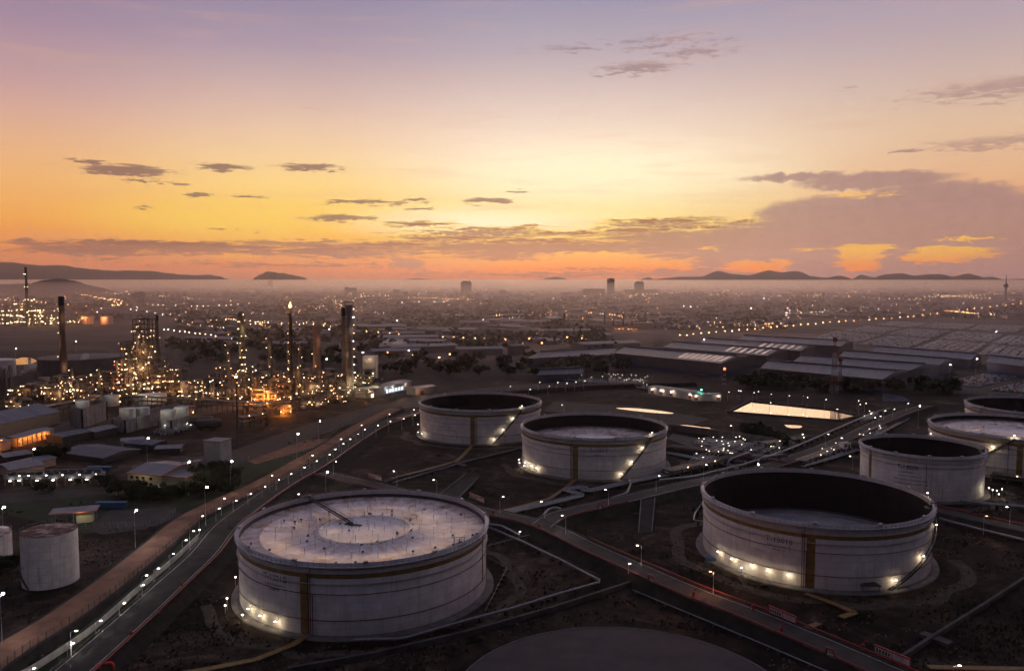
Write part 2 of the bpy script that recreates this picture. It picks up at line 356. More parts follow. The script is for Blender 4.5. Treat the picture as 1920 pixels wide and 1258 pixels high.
concd = mat('concrete_dark', (.045,.040,.041), .9, (.095,.083,.08), .2, detail=8)
grass = mat('grass_dark', (.012,.020,.008), 1, (.03,.04,.016), .15, detail=9, bump=.3)
white = mat('road_paint', (.55,.53,.5), .8, (.3,.29,.28), 2)
RZ = 3.2
R_main = smooth(GL([(20,1330),(85,1296),(142,1252),(228,1177),(315,1098),(380,1038),(424,985),(478,943),(530,908),(592,873),(655,831),(712,797),(782,773),(870,745),(955,733),(1060,725),(1160,720),(1300,716)], RZ))
R_dirt = smooth(GL([(-120,1320),(0,1228),(114,1158),(213,1087),(300,1017),(350,975),(400,948),(450,925),(500,902),(560,868),(610,840),(670,802),(740,766)], 1.6))
R_two = smooth(GL([(600,886),(655,899),(720,913),(800,935),(930,962),(1020,985),(1110,1027),(1180,1058),(1300,1110),(1405,1150),(1546,1208),(1680,1266),(1820,1325)], RZ))
R_three = smooth(GL([(1015,985),(1045,966),(1104,951),(1177,934),(1300,905),(1422,880),(1508,852),(1584,822),(1641,795),(1698,772),(1740,760)], RZ))
R_four = smooth(GL([(1690,940),(1770,958),(1845,975),(1920,992),(2050,1022)], RZ))
R_back = smooth(GL([(1250,836),(1370,851),(1480,866)], RZ))
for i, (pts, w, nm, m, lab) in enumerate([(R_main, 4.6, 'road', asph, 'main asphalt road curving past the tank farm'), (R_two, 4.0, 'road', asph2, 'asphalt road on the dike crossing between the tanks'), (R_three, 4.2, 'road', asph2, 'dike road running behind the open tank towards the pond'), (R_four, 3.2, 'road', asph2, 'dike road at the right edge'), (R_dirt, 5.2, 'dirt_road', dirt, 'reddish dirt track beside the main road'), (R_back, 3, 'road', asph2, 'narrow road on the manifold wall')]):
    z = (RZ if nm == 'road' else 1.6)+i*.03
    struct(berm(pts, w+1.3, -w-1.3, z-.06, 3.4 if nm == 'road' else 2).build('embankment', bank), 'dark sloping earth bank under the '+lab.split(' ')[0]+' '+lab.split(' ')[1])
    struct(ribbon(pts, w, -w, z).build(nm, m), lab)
    if nm == 'road' and i < 3:
        mb = MB()
        for s in (1, -1):
            p = offs(pts, s*(w+.75)); n = len(p)
            for a, b in zip(p[:-1], p[1:]): mb.beam((a.x, a.y, z+.02), (b.x, b.y, z+.02), .35, .3)
        struct(mb.build('kerb', concd), 'low concrete kerb along the '+lab)
        mb = MB(); ribbon(pts, w-.25, w-.45, z+.006, mb); ribbon(pts, -w+.45, -w+.25, z+.006, mb)
        struct(mb.build('road_marking', white), 'thin pale edge lines on the '+lab)
# verge between dirt road and asphalt
struct(ribbon(R_main[:70], 5.2, 13, 1.2).build('grass_verge', grass), 'dark grass verge between the track and the road')
def patch(name, poly, m, z, lab):
    return struct(MB().sheet(GL(poly, z), z).build(name, m), lab)
patch('grass_field', [(0,940),(60,915),(190,912),(400,915),(470,905),(350,955),(270,985),(160,1000),(0,960)], grass, .008, 'dark grass field left of the dirt track')
patch('grass_field', [(430,870),(560,835),(640,815),(560,858),(460,905),(400,925)], grass, .012, 'grass strip beside the track fence')
patch('yard', [(160,990),(210,955),(320,950),(345,965),(270,992),(190,1002)], asph2, .016, 'paved yard under the tall floodlight')
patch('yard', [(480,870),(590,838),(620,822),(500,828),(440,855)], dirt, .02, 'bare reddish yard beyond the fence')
patch('path', [(250,870),(420,850),(560,800),(700,760),(760,752),(740,768),(600,815),(470,862),(330,905)], asph2, .024, 'service road behind the refinery fence')
patch('path', [(0,802),(120,790),(300,775),(520,745),(700,735),(700,742),(520,757),(300,790),(130,808),(0,830)], asph2, .028, 'access road in front of the refinery')
patch('path', [(0,925),(180,915),(300,900),(300,906),(180,928),(0,944)], asph2, .032, 'road below the cooling units')
patch('clearing', [(690,770),(760,745),(960,722),(1160,712),(1160,722),(960,735),(800,762)], asph2, .02, 'bare ground behind the left tank')
patch('mud', [(1020,770),(1040,752),(1200,762),(1330,785),(1290,800)], asph2, .012, 'muddy flat beyond the tanks')
# ponds
def water_mat(name='pond_water'):
    m = mat(name, (.42,.30,.215), .04, spec=.5); b = m.node_tree.nodes['Principled BSDF']; b.inputs['Metallic'].default_value = 1  # warm tone of the mirrored sky is partly put into this metallic tint
    b.inputs['IOR'].default_value = 2.6; return m
wm = water_mat()
def blob(poly, k=4, amp=.25):
    p = GL(poly, 0); p = smooth(p+[p[0]], k)[:-1]; random.seed(len(poly))
    return [q+Vector((random.uniform(-1,1), random.uniform(-1,1)))*amp*6 for q in p]
struct(MB().sheet(GL([(1375,771),(1408,755),(1560,771),(1600,780),(1572,786)], 0), .03).build('pond', wm), 'rectangular settling pond mirroring the orange sky')
struct(MB().sheet(blob([(1251,797),(1290,797),(1330,802),(1342,807),(1330,810),(1290,806),(1250,804)], 3), .034).build('pond', wm), 'long puddle beside the second tank')
struct(MB().sheet(blob([(1155,765),(1200,766),(1262,774),(1240,775),(1180,769)], 3, .1), .034).build('pond', wm), 'thin sliver of water beyond the tanks')
struct(MB().sheet(blob([(1470,796),(1500,798),(1500,802),(1480,802)], 3, .1), .034).build('pond', wm), 'small puddle in the rough ground')
struct(MB().sheet(blob([(20,675),(45,670),(68,675),(60,682),(20,683)], 3, .3), .034).build('pond', wm), 'bright pond behind the refinery at the left')
# pond rim
rim = MB(); pr = [G(x, y, 0) for x, y in [(1366,773),(1405,752),(1562,768),(1612,780),(1576,790)]]
for a, b in zip(pr, pr[1:]+pr[:1]): rim.beam((a.x, a.y, .4), (b.x, b.y, .4), 1.2, .9)
struct(rim.build('pond_rim', concd), 'concrete rim of the settling pond')
for (cx_, cy_, r_) in ((26.4, 183.7-2, 40.5),):
    pad = MB(); pad.lathe([(0.01,.5),(r_-.5,.5),(r_,.5),(r_+.2,0)], 96, 26.2, 181.7)
    o = pad.build('tank_foundation', mat('pad', (.05,.04,.043), .9, (.075,.06,.062), .15, detail=7)); tag(o, 'flat round tank foundation with no tank on it, bottom of the scene', 'foundation')
    rg = MB(); rg.lathe([(r_-.1,.5),(r_-.1,.62),(r_+.25,.62),(r_+.25,0)], 96, 26.2, 181.7).build('edge_ring', conc, o)
# hills
def hill(name, prof, D, depth, m, lab):
    """prof: (px, py) outline; rounded ridge mesh at distance D"""
    mb = MB(); vs = []; rows = 9; n = 0; xs = []
    pp = []
    for (a, b) in zip(prof[:-1], prof[1:]):
        for k in range(8): t = k/8; t2 = t*t*(3-2*t); pp.append((a[0]+(b[0]-a[0])*t, a[1]+(b[1]-a[1])*t2))
    pp.append(prof[-1]); random.seed(int(prof[0][0])+3); n = len(pp)
    for j in range(rows):
        u = j/(rows-1)*2-1; k = (1-abs(u)**1.6)
        for (x, y) in pp:
            h = max(0, (H-D*tan(TH+math.atan((y-629)/F))))
            rr = random.uniform(-.03,.03) if 0 < j < rows-1 and j != (rows-1)//2 else random.uniform(-.006,.006)
            vs.append(((x-960)/F*D*1.0023, D+u*depth*(.4+.6*h/400), max(-1,h*(k+rr*k) - (1 if k == 0 else 0))))
    fs = [(j*n+i, j*n+i+1, (j+1)*n+i+1, (j+1)*n+i) for j in range(rows-1) for i in range(n-1)]
    mb.add(vs, fs, True); return struct(mb.build(name, m), lab)
hm = mat('forest_hill', (.020,.018,.022), 1, (.035,.030,.034), .004, detail=8)
hill('hill', [(-260,500),(-120,494),(0,491),(30,492),(60,496),(85,498),(110,497),(130,498),(150,502),(178,505),(205,507),(225,508),(245,507),(270,508),(290,508),(315,512),(345,515),(370,516),(395,515),(412,518),(425,522)], 14800, 900, hm, 'long dark hill ridge at the left horizon')
hill('hill', [(480,520),(492,514),(503,509),(516,510),(524,512),(534,512),(548,515),(562,518),(575,521)], 13800, 300, hm, 'small lone hill left of centre')
hill('hill', [(1195,525),(1215,520),(1226,524),(1250,521),(1270,519),(1310,519),(1345,508),(1375,514),(1400,516),(1440,507),(1462,511),(1490,508),(1520,518),(1545,521),(1570,517),(1600,524)], 12500, 800, hm, 'dark mountain range right of centre with a pointed summit')
hill('hill', [(1595,523),(1612,515),(1630,519),(1650,524)], 14500, 500, hm, 'pale small hill between the two right ranges')
hill('hill', [(1620,525),(1660,514),(1685,512),(1710,517),(1740,514),(1760,514),(1780,519),(1810,513),(1840,520),(1855,519),(1870,524),(1900,523),(1960,521)], 12500, 800, hm, 'dark mountain range near the right edge')
hill('hill', [(760,524),(780,522),(800,523),(815,524.5)], 15400, 200, hm, 'faint low hummock in the mist')
hill('hill', [(1015,524),(1028,521),(1042,518.5),(1054,521),(1066,524)], 15200, 200, hm, 'faint low hill behind the highrise')
hill('hill', [(-80,536),(0,533),(60,532),(90,525),(115,522),(140,526),(160,533),(185,538)], 5200, 500, mat('near_hill', (.03,.025,.025), 1, (.05,.04,.038), .01), 'hazy wooded hill at the left in front of the ridge')
# ================================================================ STORAGE TANKS
def paint_mat(name, c1, c2, rust=(.20,.10,.06), amt=.35, rough=.55):
    """weathered tank paint: blotches, vertical streaks and plate seams (object coordinates)"""
    m = bpy.data.materials.new(name); m.use_nodes = True; nt = m.node_tree; N = nt.nodes; L = nt.links
    b = N['Principled BSDF']; b.inputs['Roughness'].default_value = rough; b.inputs['Specular IOR Level'].default_value = .25
    tc = N.new('ShaderNodeTexCoord')
    def nz(sc, d, s):
        mp = N.new('ShaderNodeMapping'); mp.inputs['Scale'].default_value = s; L.new(tc.outputs['Object'], mp.inputs[0])
        n = N.new('ShaderNodeTexNoise'); n.inputs['Scale'].default_value = sc; n.inputs['Detail'].default_value = d; n.inputs['Roughness'].default_value = .65; L.new(mp.outputs[0], n.inputs['Vector']); return n.outputs['Fac']
    def rp(f, a, ca, bb, cb):
        r = N.new('ShaderNodeValToRGB'); e = r.color_ramp.elements; e[0].position = a; e[0].color = ca+(1,); e[1].position = bb; e[1].color = cb+(1,); L.new(f, r.inputs[0]); return r.outputs[0]
    base = rp(nz(.25, 7, (1,1,1)), .35, c1, .68, c2)
    st = rp(nz(.9, 6, (1,1,.06)), .50, (0,0,0), .78, (amt,)*3)
    mx = N.new('ShaderNodeMix'); mx.data_type = 'RGBA'; L.new(st, mx.inputs[0]); L.new(base, mx.inputs[6]); mx.inputs[7].default_value = rust+(1,)
    sx = N.new('ShaderNodeSeparateXYZ'); L.new(tc.outputs['Object'], sx.inputs[0]); at = N.new('ShaderNodeMath'); at.operation = 'ARCTAN2'; L.new(sx.outputs[0], at.inputs[0]); L.new(sx.outputs[1], at.inputs[1])
    ml = N.new('ShaderNodeMath'); ml.operation = 'MULTIPLY'; L.new(at.outputs[0], ml.inputs[0]); ml.inputs[1].default_value = 38; cb = N.new('ShaderNodeCombineXYZ'); L.new(ml.outputs[0], cb.inputs[0]); L.new(sx.outputs[2], cb.inputs[1])
    bk = N.new('ShaderNodeTexBrick'); L.new(cb.outputs[0], bk.inputs['Vector']); bk.inputs['Scale'].default_value = 1; bk.inputs['Brick Width'].default_value = 9; bk.inputs['Row Height'].default_value = 2.42; bk.inputs['Mortar Size'].default_value = .05; bk.inputs['Color1'].default_value = (1,1,1,1); bk.inputs['Color2'].default_value = (.90,.89,.88,1); bk.inputs['Mortar'].default_value = (.66,.62,.60,1)
    m2 = N.new('ShaderNodeMix'); m2.data_type = 'RGBA'; m2.blend_type = 'MULTIPLY'; m2.inputs[0].default_value = 1; L.new(mx.outputs[2], m2.inputs[6]); L.new(bk.outputs[0], m2.inputs[7])
    L.new(m2.outputs[2], b.inputs['Base Color']); MATS[name] = m; return m
m_shell = paint_mat('tank_paint', (.50,.465,.455), (.65,.61,.595), (.22,.16,.13), .5)
m_shell2 = paint_mat('old_tank_paint', (.56,.51,.50), (.72,.68,.66), (.24,.12,.06), .7)
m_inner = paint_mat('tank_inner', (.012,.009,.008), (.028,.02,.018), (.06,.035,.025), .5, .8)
m_yel = mat('ochre_paint', (.16,.10,.035), .7, (.24,.16,.055), .6, detail=7)
m_redp = mat('red_pipe', (.12,.018,.014), .6, (.18,.03,.022), .8)
m_redl = mat('red_main', (.24,.018,.012), .5, (.17,.02,.016), .5)
m_steel = mat('grey_steel', (.17,.17,.19), .5, (.27,.26,.28), .8, metal=.3)
m_dsteel = mat('dark_steel', (.035,.033,.036), .6, (.07,.062,.062), .8)
m_galv = mat('galvanised', (.36,.36,.40), .45, (.50,.49,.53), .7, metal=.4)
m_black = mat('black_lettering', (.03,.028,.03), .8)
m_lw = mat('lamp_white', (1,1,1), .5, emit=(1,.90,.74), es=14)
m_lc = mat('lamp_cool', (1,1,1), .5, emit=(.95,.93,1), es=20)
m_ly = mat('lamp_yellow', (1,1,1), .5, emit=(1,.74,.38), es=12)
m_lo = mat('lamp_orange', (1,1,1), .5, emit=(1,.36,.10), es=10)
m_lr = mat('lamp_red', (1,1,1), .5, emit=(1,.08,.04), es=10)
def roof_mat():
    m = bpy.data.materials.new('floating_roof_paint'); m.use_nodes = True; nt = m.node_tree; N = nt.nodes; L = nt.links
    b = N['Principled BSDF']; b.inputs['Roughness'].default_value = .38; b.inputs['Specular IOR Level'].default_value = .7
    tc = N.new('ShaderNodeTexCoord'); s = N.new('ShaderNodeSeparateXYZ'); L.new(tc.outputs['Object'], s.inputs[0])
    def mt(op, a, bb=None):
        n = N.new('ShaderNodeMath'); n.operation = op
        for i, v in enumerate((a, bb)):
            if v is None: continue
            if isinstance(v, (int, float)): n.inputs[i].default_value = v
            else: L.new(v, n.inputs[i])
        return n.outputs[0]
    rad = mt('SQRT', mt('ADD', mt('MULTIPLY', s.outputs[0], s.outputs[0]), mt('MULTIPLY', s.outputs[1], s.outputs[1])))
    ang = mt('ARCTAN2', s.outputs[0], s.outputs[1])
    def nz(vec, sc, d=7, r=.65):
        n = N.new('ShaderNodeTexNoise'); n.inputs['Scale'].default_value = sc; n.inputs['Detail'].default_value = d; n.inputs['Roughness'].default_value = r; L.new(vec, n.inputs['Vector']); return n.outputs['Fac']
    cb = N.new('ShaderNodeCombineXYZ'); L.new(mt('MULTIPLY', ang, 7), cb.inputs[0]); L.new(mt('MULTIPLY', rad, .06), cb.inputs[1])
    streak = nz(cb.outputs[0], 1.6); blot = nz(tc.outputs['Object'], .12)
    fine = nz(tc.outputs['Object'], .8)
    def ramp(f, st):
        r = N.new('ShaderNodeValToRGB'); e = r.color_ramp.elements
        while len(e) < len(st): e.new(.5)
        for k, (p, c) in enumerate(st): e[k].position = p; e[k].color = tuple(c)+(1,)
        L.new(f, r.inputs[0]); return r.outputs[0]
    def mix(f, a, bb, mode='MIX'):
        n = N.new('ShaderNodeMix'); n.data_type = 'RGBA'; n.blend_type = mode; L.new(f, n.inputs[0])
        L.new(a, n.inputs[6])
        if isinstance(bb, tuple): n.inputs[7].default_value = bb
        else: L.new(bb, n.inputs[7])
        return n.outputs[2]
    base = ramp(blot, [(.3, (.58,.50,.50)), (.5, (.74,.66,.65)), (.7, (.86,.81,.82))])
    rustf = mt('MULTIPLY', mt('MULTIPLY', mt('SUBTRACT', streak, .40), 4.2), mt('MULTIPLY', mt('GREATER_THAN', rad, 13.2), mt('ADD', .35, mt('MULTIPLY', rad, .022))))
    rn = N.new('ShaderNodeClamp'); L.new(mt('MULTIPLY', rustf, mt('ADD', fine, .35)), rn.inputs[0])
    c = mix(rn.outputs[0], base, (.42,.19,.10,1))
    # plate seams
    bk = N.new('ShaderNodeTexBrick'); bk.inputs['Scale'].default_value = .11; bk.inputs['Mortar Size'].default_value = .008; bk.inputs['Color1'].default_value = (1,1,1,1); bk.inputs['Color2'].default_value = (.74,.72,.74,1); bk.inputs['Mortar'].default_value = (.5,.42,.38,1)
    mp = N.new('ShaderNodeMapping'); mp.inputs['Rotation'].default_value = (0,0,.62); L.new(tc.outputs['Object'], mp.inputs[0]); L.new(mp.outputs[0], bk.inputs['Vector'])
    one = N.new('ShaderNodeValue'); one.outputs[0].default_value = .75
    c = mix(one.outputs[0], c, bk.outputs[0], 'MULTIPLY')
    L.new(c, b.inputs['Base Color'])
    r2 = N.new('ShaderNodeMapRange'); L.new(blot, r2.inputs[0]); r2.inputs[1].default_value = .35; r2.inputs[2].default_value = .65; r2.inputs[3].default_value = .2; r2.inputs[4].default_value = .5; L.new(r2.outputs[0], b.inputs['Roughness'])
    return m
m_roof = roof_mat()
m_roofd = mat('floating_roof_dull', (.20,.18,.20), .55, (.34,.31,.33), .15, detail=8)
def tang(T, px, z):
    best = None
    for k in range(-1000, 1001):
        a = k/1000*1.65; x, y = T[0]+T[2]*sin(a), T[1]-T[2]*cos(a)
        d = abs(P(x, y, z)[0]-px)
        if best is None or d < best[0]: best = (d, a)
    return best[1]
def arc(R, a0, a1, z0, z1=None, n=24): 
    z1 = z0 if z1 is None else z1
    return [(R*sin(a0+(a1-a0)*k/n), -R*cos(a0+(a1-a0)*k/n), z0+(z1-z0)*k/n) for k in range(n+1)]
lamp_me = MB().box(0,0,-.07,.55,.4,.12).mesh('lamp_head', m_lw)
arm_me = MB().beam((0,0,0),(0,.9,.05),.1).mesh('bracket', m_dsteel)
def wall_lamp(t, R, a, z, power=70, off=.95, src=None, up=False):
    e = link(arm_me, 'lamp_bracket', t, (R*sin(a)*1.0+sin(a)*off, -R*cos(a)-cos(a)*off, z+.05), a)
    o = link(lamp_me, 'wall_lamp', t, (R*sin(a)+sin(a)*(off+.3), -R*cos(a)-cos(a)*(off+.3), z), a)
    x, y = t.location.x+(R+off+.15)*sin(a), t.location.y-(R+off+.15)*cos(a)
    if power: light((x+.5*sin(a), y-.5*cos(a), z-.4), power*2.6, (1,.80,.48), .3)
def make_tank(T, roof_z, roof_kind, yel=None, pipe=None, npipe=3, pipe2=None, stairs=None, text=None, lamps=(), label='', seed=1, lampp=60, yw=2.6, rings=(15.2,18.2,19.2), pr=(4.8,12.2), band=17.2, swarm=None):
    X, Y, R, h = T; R = R-1.2; t = empty('storage_tank', (X, Y, 0)); tag(t, label, 'storage tank', 'large floating roof storage tanks')
    n = 128; rd = random.Random(seed)
    MB().lathe([(R+2.6,0),(R+2.4,.45),(R,.5)], n).build('foundation_ring', conc, t)
    MB().lathe([(R,.45),(R,h),(R-.12,h)], n).build('shell', m_shell if seed != 9 else m_shell2, t)
    MB().lathe([(R-.12,h-.002),(R-.12,h-1.6)], n).build('shell_lip', m_shell, t)
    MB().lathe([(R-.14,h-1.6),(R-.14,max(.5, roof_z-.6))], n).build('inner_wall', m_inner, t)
    g = MB(); g.lathe([(R,h-.95),(R+1.2,h-.95),(R+1.2,h-1.12),(R,h-1.3)], n, smooth=False)
    wg = g.build('wind_girder', m_galv, t)
    rl = MB(); rl.tube(arc(R+1.15, 0, 2*pi, h+.15, n=n)[:-1], .035, 4, closed=True); rl.tube(arc(R+1.15, 0, 2*pi, h-.4, n=n)[:-1], .025, 4, closed=True)
    for k in range(144):
        a = 2*pi*k/144; rl.beam(((R+1.15)*sin(a), -(R+1.15)*cos(a), h-.95), ((R+1.15)*sin(a), -(R+1.15)*cos(a), h+.17), .10)
    rl.build('railing', m_steel, wg)
    for z in rings: MB().lathe([(R,z),(R+.55,z),(R+.55,z-.12),(R,z-.3)], n, smooth=False).build('stiffening_ring', m_shell, t)
    # foam pourers on the rim
    bx = MB().box(0,0,0,1.3,.7,.6).mesh('foam_box', m_galv)
    for k in range(12):
        a = 2*pi*(k+.35)/12; link(bx, 'foam_box', t, ((R+.1)*sin(a), -(R+.1)*cos(a), h-.1), a)
    if band: MB().lathe([(R+.03,band-.65),(R+.05,band-.6),(R+.05,band+.55),(R+.03,band+.6)], n).build('ochre_band', m_yel, t)
    for z in pr: MB().tube(arc(R+.28, 0, 2*pi, z, n=n)[:-1], .10, 5, closed=True).build('sprinkler_ring', m_redp, t)
    if yel is not None:
        a = tang(T, yel, 9); MB().lathe([(R+.06,.5),(R+.06,band or h-1.3)], 6, a0=a-yw/2/R, a1=a+yw/2/R, smooth=False).build('ochre_strip', m_yel, t)
    if pipe is not None:
        a = tang(T, pipe, 9); 
        for k in range(npipe):
            q = a+(k-(npipe-1)/2)*.65/R; MB().tube([((R+.35)*sin(q), -(R+.35)*cos(q), .3), ((R+.35)*sin(q), -(R+.35)*cos(q), h-(1.2 if k == 1 else 3+k*3))], .11, 6).build('riser_pipe', m_redp, t)
    if pipe2 is not None:
        a = tang(T, pipe2, 9); MB().tube([((R+.3)*sin(a), -(R+.3)*cos(a), 4.8), ((R+.3)*sin(a), -(R+.3)*cos(a), h-1)], .13, 6).build('riser_pipe', m_redp, t)
    if stairs:
        a0, a1 = tang(T, stairs[0], 1), tang(T, stairs[1], h) if stairs[1] < 9000 else stairs[1]-9000
        if abs(a1-a0)*R < 14: a1 = a0+(1 if a1 > a0 else -1)*26/R
        st = MB(); k = 60; pin = arc(R+.35, a0, a1, .6, h-1, k); pout = arc(R+1.25, a0, a1, .6, h-1, k)
        for p, q in zip(pin, pout): st.beam(p, q, .28, .05)
        for ps in (pin, pout):
            for p, q in zip(ps[:-1], ps[1:]): st.beam(p, q, .12, .6)
        s = st.build('stairway', m_dsteel, t); hr = MB()
        hr.tube([(p[0], p[1], p[2]+1.1) for p in pout], .04, 4); hr.tube([(p[0], p[1], p[2]+.6) for p in pout], .03, 4)
        for p in pout[::2]: hr.beam(p, (p[0], p[1], p[2]+1.1), .05)
        hr.build('handrail', m_galv, s)
        ax = arc(R+1.2, a1-.03, a1+.08, h-1, n=6); pl = MB()
        for p in ax: pl.box(p[0], p[1], h-1.1, 1.6, 2.2, .12, atan2(p[0], -p[1]))
        pl.build('landing', m_galv, t)
        for k in (.05,.33,.66,1.0):
            a = a0+(a1-a0)*k; wall_lamp(t, R, a-.012, .6+(h-1.6)*k+2.0, lampp, .9)
    for (px, z) in lamps: wall_lamp(t, R, tang(T, px, z), z, lampp, .9)
    if swarm:
        # short posts with working lights at the tank foot
        for (px, z, d) in swarm:
            a = tang(T, px, z); 
            MB().beam(((R+d)*sin(a), -(R+d)*cos(a), 0), ((R+d)*sin(a), -(R+d)*cos(a), z), .12).build('lamp_post', m_steel, t)
            link(lamp_me, 'wall_lamp', t, ((R+d)*sin(a), -(R+d)*cos(a), z), a)
            light((X+(R+d-.3)*sin(a), Y-(R+d-.3)*cos(a), z-.3), lampp*1.6, (1,.86,.58), .15)
    # floating roof
    ri = R-.5
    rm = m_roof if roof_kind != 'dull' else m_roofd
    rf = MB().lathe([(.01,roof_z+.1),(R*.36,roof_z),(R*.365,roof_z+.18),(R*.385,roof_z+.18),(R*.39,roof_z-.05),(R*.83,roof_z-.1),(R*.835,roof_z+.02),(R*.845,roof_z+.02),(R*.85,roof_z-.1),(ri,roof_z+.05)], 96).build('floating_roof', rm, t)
    MB().lathe([(ri,roof_z+.05),(ri,roof_z+.65),(R-.15,roof_z+.8)], 96).build('rim_seal', m_dsteel, rf)
    if roof_kind in ('full', 'few'):
        pm = MB().tube([(0,0,-.1),(0,0,2.1)], .055, 5).mesh('roof_leg', m_steel); vm = MB().box(0,0,0,.6,.5,.5).mesh('roof_vent', m_steel)
        c = 0
        for rr, m in ((3,5),(8,9),(13,13),(18,17),(23,20),(28,22),(33,24),(36.6,26)):
            if roof_kind == 'few' and m not in (13,20,24): continue
            if rr > ri-2: continue
            for k in range(m):
                a = 2*pi*(k+rd.random()*.25)/m+rr; 
                if c < 100: link(pm, 'roof_leg', rf, (rr*sin(a), -rr*cos(a), roof_z)); c += 1
        ex = MB()
        for k in range(36 if roof_kind == 'full' else 0):
            a = rd.random()*2*pi; rr = sqrt(rd.random())*36; link(vm, 'roof_vent', rf, (rr*sin(a), -rr*cos(a), roof_z), rd.random()*3)
    if roof_kind == 'full':
        # stiffener clutter round the two circles and the rolling ladder
        cm = MB()
        for k in range(64):
            a = 2*pi*k/64+rd.uniform(-.03,.03); rr = R*.39+rd.uniform(-.4,1.2); cm.box(rr*sin(a), -rr*cos(a), roof_z-.1, rd.uniform(.3,1.3), .2, rd.uniform(.12,.25), a)
        cm.build('pontoon_fittings', m_steel, rf)
        a = -2.39; p0 = Vector(((R)*sin(a), -(R)*cos(a), h+.4)); p1 = Vector((-5.2, 4.2, roof_z+.5)); d = (p1-p0).normalized(); u = d.cross(Vector((0,0,1))).normalized()
        ld = MB()
        for s in (-.55,.55):
            ld.beam(p0+u*s, p1+u*s, .14, .35); ld.beam(p0+u*s+Vector((0,0,1.1)), p1+u*s+Vector((0,0,1.1)), .08)
        L_ = (p1-p0).length; k = 0
        while k < L_: q = p0+d*k; ld.beam(q-u*.55, q+u*.55, .3, .05); ld.beam(q+u*.55, q+u*.55+Vector((0,0,1.1)), .06); ld.beam(q-u*.55, q-u*.55+Vector((0,0,1.1)), .06); k += .8
        ld.build('rolling_ladder', m_dsteel, t)
        tr = MB()
        for s in (-.8,.8): tr.beam(p1-d*9+u*s+Vector((0,0,-2.0)), p1+d*2+u*s, .2, .3)
        tr.box(-4.6,4.0,roof_z+.02,6,1.2,.3,-.3); tr.build('ladder_track', m_dsteel, t)
        pl = MB(); pl.box(p0.x*1.01, p0.y*1.01, h+.2, 3, 2.4, .15, a)
        for sx in (-1.3,1.3): pl.beam((p0.x+sx, p0.y, h-.9), (p0.x+sx, p0.y, h+1.3), .1)
        pl.build('gauge_platform', m_dsteel, t)
    if roof_kind in ('full','few','dull'):
        a = 1.0 if roof_kind == 'full' else 1.15; gp_ = MB(); x, y = (R-1.2)*sin(a), -(R-1.2)*cos(a)
        gp_.box(x, y, h-1.0, 3.4, 2.6, .15, a)
        for sx in (-1.5,0,1.5):
            for sy in (-1.1,1.1): gp_.beam((x+sx, y+sy, h-1.2 if sx else roof_z), (x+sx, y+sy, h+1.0), .1)
        gp_.beam((x-1.5,y-1.1,h+.9),(x+1.5,y-1.1,h+.9),.08); gp_.beam((x-1.5,y+1.1,h+.9),(x+1.5,y+1.1,h+.9),.08)
        gp_.box(x+.4,y,h-.9,1,.8,1.0,.3); gp_.build('gauging_platform', m_dsteel, t)
    if text:
        for (body, px, z, size) in text:
            a = tang(T, px, z); vs, fs = text_mesh(body, size); m = MB(); q = R+.045
            m.add([(q*sin(a+v[0]/q), -q*cos(a+v[0]/q), z+v[1]) for v in vs], [tuple(f) for f in fs]); m.build('lettering', m_black, t)
    # base valve clutter
    return t
TA = (-47.3,255.5,40.0,21.0); TB = (-20.3,513.7,39.6,21.0); TC = (43.7,428.4,39.4,21.1); TD = (108.9,287.5,39.7,21.5); TE = (193.3,377.2,27.5,20.5); TF = (266.3,426.9,40,21); TG_ = (325.2,496,40,21)
tA = make_tank(TA, 18.4, 'full', yel=567, pipe=579, pipe2=910, text=[('T-13018', 508, 14.9, 2.6), ('CAPACITY 65,000 M3', 508, 12.9, .85), ('CRUDE OIL', 508, 11.6, .85)], lamps=[(455,3.6),(465,3.4),(487,3.2),(516,3.0)], swarm=[(444,3.5,4),(447,2.5,5),(452,3,3),(468,2.6,3.4)], label='largest tank at the lower left, pale floating roof near its rim streaked with rust', seed=1, lampp=95)
tB = make_tank(TB, 3, 'dull', yel=885.5, pipe=892, npipe=2, stairs=(925,980), text=[('T-13011', 835, 15, 2.4), ('CAPACITY 65,000 M3', 834, 9.6, 1.1), ('TEST DATE 20 MARCH 2019', 834, 8, 1.1), ('CRUDE OIL', 834, 11.2, 1.1)], swarm=[(786,5,2),(789,3.5,3),(793,3,2)], label='farthest open tank on the left with a lamp-lit stairway, partly behind another', seed=2, lampp=90)
tC = make_tank(TC, 12.7, 'few', yel=1078, pipe=1070, npipe=2, stairs=(1163,1224), text=[('T-13013', 1122, 14.9, 2.6), ('CRUDE OIL', 1122, 12.6, .9)], lamps=[(984,3.4),(995,3.2),(1006,3)], swarm=[(979,4,3),(982,3,3.5),(989,2.5,3)], label='middle tank in front of the long puddle, its roof floating halfway down', seed=3, lampp=90)
tD = make_tank(TD, 4.5, 'dull', yel=1520, pipe=1507, stairs=(1670,1738), text=[('T-13016', 1458, 14.4, 2.6), ('CAPACITY 65,000 M3', 1458, 12.5, .85), ('CRUDE OIL', 1458, 11.2, .9)], lamps=[(1346,4.4),(1372,4.2),(1409,4.2),(1440,4.1),(1478,4.0)], swarm=[(1395,3.0,2.5)], label='large open tank at the lower right, dark inside, lamps along its foot', seed=4, lampp=95)
